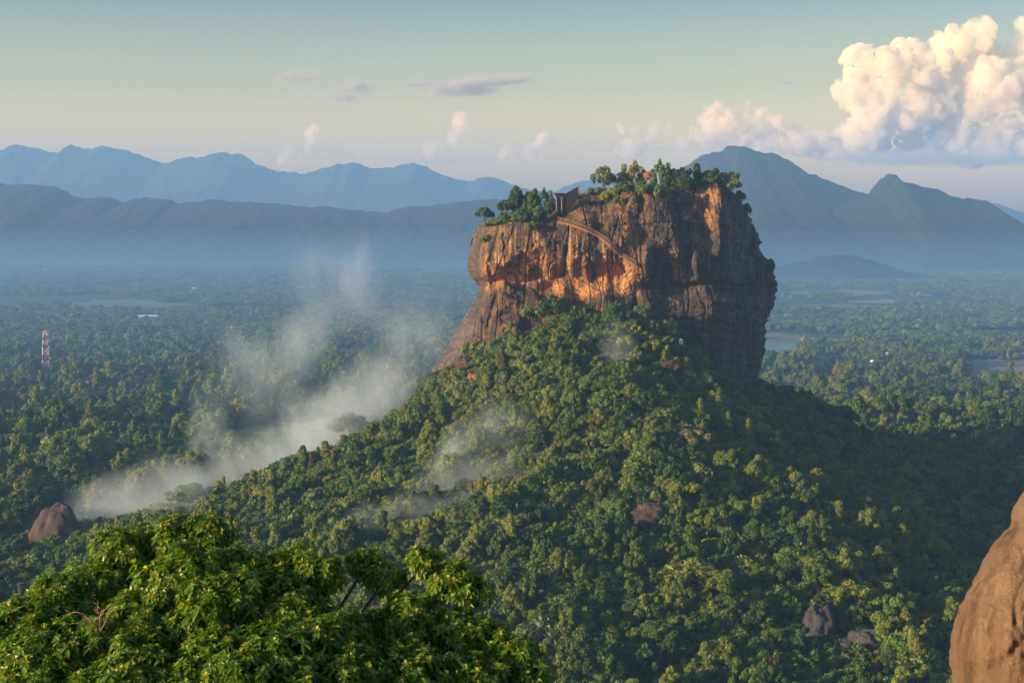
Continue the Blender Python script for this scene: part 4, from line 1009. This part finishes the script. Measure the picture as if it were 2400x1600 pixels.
tm = plain_mat('grey_bark', (.13, .10, .075), .9, scale=8)
link('trunk', mb.mesh('trunk', True), tm, ft)
mb = MB()
def twig(p, d, L0, r0, lvl):
    q1 = p + d * L0; mb.tube([p, (p + q1) / 2 + fr.normal(size=3) * L0 * .05, q1], [r0, r0 * .8, r0 * .5], 5)
    if lvl:
        for k in range(3): twig(p + d * L0 * (.45 + .25 * k), unit(d + fr.normal(size=3) * .55), L0 * .62, r0 * .55, lvl - 1)
b0 = at(235, 1478, YT - 1.15) - org
twig(b0, unit(np.array([.12, -.1, 1.0])), .32, .009, 2); twig(b0, unit(np.array([-.7, -.1, .8])), .30, .008, 2); twig(b0, unit(np.array([.5, -.1, .9])), .28, .007, 2)
link('bare_branch', mb.mesh('bare_branch', True), plain_mat('dead_wood', (.30, .22, .15), .9, scale=10), ft)

# ------------------------------------------------------------------ clouds
YC = 30000.0
def cloud_mat(name, col, dens, sc_, lo, gain, step):
    m, t, out = mat(name); g = N(t)
    ns = g.noise(g.pos(), sc_, 6, .6, .4)
    d = g.math('MULTIPLY', g.math('MULTIPLY', g.math('SUBTRACT', ns, lo), gain, clamp=True), dens)
    v = g.new('VolumePrincipled'); v.inputs['Color'].default_value = (*col, 1); g.set(v.inputs['Density'], d)
    t.links.new(v.outputs[0], out.inputs['Volume'])
    try: m.cycles.volume_step_rate = step
    except Exception: pass
    return m
cum = cloud_mat('cumulus', (.99, .94, .78), .0050, .0016, .33, 5.0, .06)
cum2 = cloud_mat('thin_cumulus', (1.0, .90, .70), .0050, .0034, .43, 6.0, .12)
def cumulus(name, balls, label, Yc=YC, vox=55, seed=0, amp=1.0, squash=1.0, base=345, mat_=None):
    mb = MB(); iv, if_ = ico(); r_ = np.random.default_rng(seed); k_ = Yc / F
    v, f = iv, if_
    for _ in range(2):
        e = {}; v = list(map(tuple, v)); nf = []
        def midp(a, b):
            kx = (min(a, b), max(a, b))
            if kx not in e: e[kx] = len(v); mpt = np.array(v[a]) + np.array(v[b]); v.append(tuple(mpt / np.linalg.norm(mpt)))
            return e[kx]
        for a, b, c in f: x, y, z = midp(a, b), midp(b, c), midp(c, a); nf += [(a, x, z), (x, b, y), (z, y, c), (x, y, z)]
        v, f = np.array(v), np.array(nf)
    for (px, py, rp) in balls:
        c = at(px * K, py * K, Yc + r_.uniform(-.5, .5) * rp * k_); mb.add(np.array(v) * rp * K * k_ * np.array([1, 1, squash]) + c, t=f)
        for j in range(int(7)):
            d = unit(r_.normal(size=3) + np.array([0, -.4, .35])); rr_ = rp * K * k_ * r_.uniform(.4, .65)
            mb.add(np.array(v) * rr_ + c + d * rp * K * k_ * r_.uniform(.7, .95) * np.array([1, 1, squash]), t=f)
    o = link('tmp', mb.mesh('tmp'))
    md = o.modifiers.new('r', 'REMESH'); md.mode = 'VOXEL'; md.voxel_size = vox
    md2 = o.modifiers.new('s', 'SMOOTH'); md2.iterations = 4; md2.factor = .5
    ev = o.evaluated_get(bpy.context.evaluated_depsgraph_get()); em = bpy.data.meshes.new_from_object(ev)
    bpy.data.objects.remove(o)
    P = np.zeros(len(em.vertices) * 3, np.float32); em.vertices.foreach_get('co', P); P = P.reshape(-1, 3)
    Nn = np.zeros(len(em.vertices) * 3, np.float32); em.vertices.foreach_get('normal', Nn); Nn = Nn.reshape(-1, 3)
    n1 = fbm(P / 620, 4, seed, .55, True); n2 = fbm(P / 200, 3, seed + 5, .55, True)
    n0 = fbm(P / 1500, 3, seed + 3)
    P = P + Nn * (n0 * 420 + (n1 * 1.7 - .55) * 300 + (n2 * 1.7 - .5) * 110)[:, None] * amp
    zb = at(0, base * K, Yc)[2]; lowz = P[:, 2] < zb
    P[:, 2] = np.where(lowz, zb - (zb - P[:, 2]) * .5, P[:, 2])
    em.vertices.foreach_set('co', P.astype(np.float32).ravel()); em.polygons.foreach_set('use_smooth', np.ones(len(em.polygons), bool)); em.update(); em.name = name
    o = link(name, em, mat_ or cum); return tag(o, label, 'cloud')
cumulus('cumulus_cloud', [(a_, b_ + 20, c_ * .88) for a_, b_, c_ in [(1965,185,40),(1990,150,32),(2040,150,48),(2090,120,30),(2105,190,60),(2175,150,55),(2200,105,42),(2245,85,32),(2290,120,50),(2340,120,50),(2390,80,60),(2440,150,100),(2150,225,80),(2240,215,95),(2340,230,100),(2010,235,60),(1950,225,22),(2070,280,70),(1990,300,60),(1930,305,40),(2180,300,60),(2280,310,60),(2360,320,60),(1880,305,24),(1850,320,26),(1900,335,30),(1980,345,36),(2060,345,40),(2240,345,45),(2100,325,40),(2450,290,90),(2520,200,110)]],
        'towering cream cumulus cloud rising above the right mountains', vox=38, seed=3, amp=.7)
cumulus('cumulus_cloud', [(1650,262,22),(1640,290,34),(1672,285,34),(1705,275,20),(1735,275,18),(1765,285,22),(1620,315,32),(1690,320,42),(1750,315,32),(1800,315,24),(1580,330,22),(1540,305,16),(1500,300,14),(1460,296,12),(1420,292,9),(1560,345,20),(1500,335,14),(1440,345,14),(1800,330,22),(1840,335,20)], 'pinkish cumulus cloud just left of the towering one', vox=45, seed=5, amp=.7, mat_=cum2)
cumulus('cumulus_cloud', [(1062,276,13),(1068,292,16),(1062,315,18),(1040,328,17),(1015,338,15),(990,345,11),(1075,330,14)], 'small upright pink cloud puff with a leaning column', vox=22, seed=7, amp=.45, base=385, mat_=cum2)
cumulus('cumulus_cloud', [(728,302,10),(722,318,13),(715,334,14),(705,342,12)], 'tiny pink cloud puff above the far mountains', vox=20, seed=8, amp=.35, base=385, mat_=cum2)
cumulus('cumulus_cloud', [(655,350,14),(645,368,18),(665,375,18),(640,385,16)], 'small pink cloud puff sitting on the far ridge', vox=20, seed=9, amp=.4, base=385, mat_=cum2)
cumulus('cumulus_cloud', [(1250,328,10),(1238,342,12),(1215,348,10),(1262,345,9)], 'small pale puff between the pink column and the rock trees', vox=20, seed=10, amp=.3, base=385, mat_=cum2)
cumulus('cumulus_cloud', [(1160,356,9),(1148,359,7),(1173,360,7)], 'tiny low pale puff right of the pink column', vox=20, seed=11, amp=.3, base=385, mat_=cum2)

def vol_mat(name, col, dens, scale, stretch=(1, 1, 1), erode=2.2, cut=.55, aniso=0.0, detail=5, dist=.6, step=None):
    m, t, out = mat(name); g = N(t)
    ln = g.new('VectorMath', operation='LENGTH'); g.set(ln.inputs[0], g.obj())
    fall = g.math('SUBTRACT', 1.0, ln.outputs['Value'], clamp=True)
    p = g.scalev(g.pos(), stretch)
    ns = g.math('SUBTRACT', g.noise(p, scale, detail, .62, dist), .5)
    big = g.math('SUBTRACT', g.noise(p, scale * .33, 2, .5, .3), .5)
    body = g.math('MULTIPLY_ADD', ns, erode, g.math('MULTIPLY_ADD', big, erode * .8, g.math('MULTIPLY', fall, 1.5)))
    d = g.math('MULTIPLY', g.math('SUBTRACT', body, cut), dens)
    d = g.math('MULTIPLY', g.math('MAXIMUM', d, 0.0), g.rng(fall, 0, .3))
    v = g.new('VolumePrincipled'); v.inputs['Color'].default_value = (*col, 1); g.set(v.inputs['Density'], d); v.inputs['Anisotropy'].default_value = aniso
    t.links.new(v.outputs[0], out.inputs['Volume'])
    try: m.cycles.volume_step_rate = step or 1.0
    except Exception: pass
    m.volume_intersection_method = 'ACCURATE' if hasattr(m, 'volume_intersection_method') else m.volume_intersection_method
    return m
def ellipsoid(name, c, rad, m, rot=(0, 0, 0)):
    u, v = np.meshgrid(np.linspace(0, 2 * math.pi, 24, endpoint=False), np.linspace(0.05, math.pi - .05, 13))
    p = np.stack([np.cos(u) * np.sin(v), np.sin(u) * np.sin(v), np.cos(v)], -1); ix = np.arange(u.size).reshape(u.shape)
    q = np.stack([ix[:-1], ix[1:], np.roll(ix[1:], -1, 1), np.roll(ix[:-1], -1, 1)], -1).reshape(-1, 4)
    V = np.concatenate([p.reshape(-1, 3), [(0, 0, 1), (0, 0, -1)]]); n_ = u.size
    t_ = np.concatenate([np.stack([np.full(24, n_), ix[0], np.roll(ix[0], -1)], 1), np.stack([np.full(24, n_ + 1), np.roll(ix[-1], -1), ix[-1]], 1)])
    o = link(name, mesh(name, V, q, t_), m, loc=tuple(c)); o.scale = rad; o.rotation_euler = rot; return o
grey_cloud = vol_mat('grey_cloud', (.60, .55, .58), .006, .0105, (.5, 1, 1.5), 5.0, .22, detail=7, step=.07)  # dull colour stands in for the shade on these clouds
def streak(px, py, hw, hh, label, Yc=22000, rot=0.0, m=None):
    k_ = Yc / F; o = ellipsoid('streak_cloud', at(px * K, py * K, Yc), (hw * K * k_, hw * K * k_ * .35, hh * K * k_), m or grey_cloud, (0, rot, 0)); tag(o, label, 'cloud', 'thin grey clouds in the sky')
streak(1120, 187, 135, 17, 'upper arm of the largest grey cloud streak, rising to the right', rot=R(-5)); streak(1040, 207, 125, 20, 'lower ragged body of the largest grey cloud streak'); streak(950, 193, 70, 10, 'thin left tip of the largest grey cloud streak'); streak(690, 178, 75, 18, 'thin grey cloud streak highest on the left', rot=R(-4))
streak(820, 205, 60, 32, 'grey cloud lump with a pinkish top'); streak(770, 228, 62, 26, 'faint torn grey cloud scrap lowest of the thin ones'); streak(730, 193, 50, 15, 'faint small grey wisp under the highest left streak')
streak(1805, 189, 38, 11, 'tiny dark cloud dash alone left of the towering cloud')
veil = vol_mat('veil_cloud', (.60, .57, .60), .0014, .0004, (1, 1, 4), 1.6, .2, step=.5)  # same shade-grey put into the colour of the low bands
streak(1010, 368, 300, 12, 'long faint grey cloud band low above the far mountains', 26000, m=veil); streak(2150, 365, 380, 24, 'long grey cloud band under the towering cloud', 26000, m=veil)

# ------------------------------------------------------------------ mist
def mist(px, py, Yd, rx, ry, rz_, dens, label, rot=0, scale=.034, cut=.5, group='drifting mist', er=3.6):
    m = vol_mat('mist', (.70, .85, 1.0), dens * 1.2, scale, (1, 1, .5), er, cut, 0.0, 6, 1.0, .3)
    o = ellipsoid('mist', at(px, py, Yd), (rx, ry, rz_), m, (0, rot, 0)); tag(o, label, 'mist', group, 'stuff')
mist(330, 1190, 800, 75, 50, 34, .017, 'dense white mist behind the leafy tree', R(-12), .03, .4)
mist(600, 1075, 900, 110, 60, 26, .010, 'white mist along the left foot of the slope', R(-10))
mist(770, 1010, 930, 60, 50, 36, .014, 'white mist beside the brownish round tree', R(-24))
mist(880, 930, 960, 55, 50, 44, .013, 'rising white mist below the left slab', R(-24))
mist(500, 1000, 1040, 26, 40, 66, .011, 'upright thread of mist over the forest on the left', R(14))
mist(600, 890, 1100, 60, 50, 60, .006, 'thin rising mist over the forest on the left', R(20))
mist(700, 800, 1200, 34, 50, 84, .006, 'thin leaning thread of mist left of the rock', R(26))
mist(850, 690, 1300, 44, 60, 84, .0062, 'tall thin veil of rising mist left of the rock', R(-14))
mist(780, 630, 1350, 60, 60, 50, .003, 'faint highest veil of mist left of the rock', R(20))
mist(960, 820, 1100, 50, 40, 60, .006, 'faint mist against the left foot of the rock', R(10))
mist(1062, 1110, 705, 15, 16, 44, .034, 'narrow white plume of mist in the middle of the slope', R(6), .06, .12, er=2.0)
mist(1010, 1265, 640, 60, 30, 30, 0.0256, 'broad thin mist behind the top of the leafy tree', R(-10), .04, .12, er=2.0)
mist(1180, 1200, 680, 60, 30, 36, 0.0176, 'thin mist drifting over the lower middle slope', 0, .045, .15, er=2.0)
mist(1160, 1060, 720, 30, 20, 36, 0.0128, 'faint thread of mist right of the narrow plume', R(8), .05, .4, er=2.0)
mist(1440, 1150, 690, 36, 20, 32, 0.0160, 'faint mist above the brown boulder', 0, .045, .35, er=2.0)
mist(1440, 840, 795, 15, 12, 30, .015, 'small plume of mist near the water tanks', R(8), .06, .15, er=2.0)
mist(1560, 905, 800, 40, 16, 18, 0.0160, 'faint mist below the water tanks', 0, .05, .35, er=2.0)

# ------------------------------------------------------------------ ground mist on the plain, then haze
m, t, out = mat('valley_mist'); v = t.nodes.new('ShaderNodeVolumePrincipled')
v.inputs['Color'].default_value = (0.18, 0.44, 0.90, 1); v.inputs['Density'].default_value = 0.00006
t.links.new(v.outputs[0], out.inputs['Volume'])
for k_, zt in enumerate((26, 45, 70, 100, 140)):
    mb = MB(); mb.box((0, 5300 + 35 * k_, zt / 2 - 1), (13000 + 90 * k_, 8300, zt + 2 + k_ * .2)); tag(link('valley_mist', mb.mesh('valley_mist'), m), 'thin blue morning mist lying in layers on the plain behind the rock', 'mist', 'layers of valley mist', 'stuff')
m, t, out = mat('haze'); v = t.nodes.new('ShaderNodeVolumePrincipled')
v.inputs['Color'].default_value = (*HAZE_COL, 1); v.inputs['Density'].default_value = HAZE_DENS; v.inputs['Anisotropy'].default_value = 0.0
t.links.new(v.outputs[0], out.inputs['Volume'])
mb = MB(); mb.box((0, 7300, 0), (24000, 17000, 2)); me = mb.mesh('haze')
co = np.array([v_.co[:] for v_ in me.vertices]); co[:, 2] = np.where(co[:, 2] > 0, 960, -5.0)
me.vertices.foreach_set('co', co.astype(np.float32).ravel()); me.update()
tag(link('haze', me, m), 'pale blue morning haze over the plain', 'haze', kind='stuff')
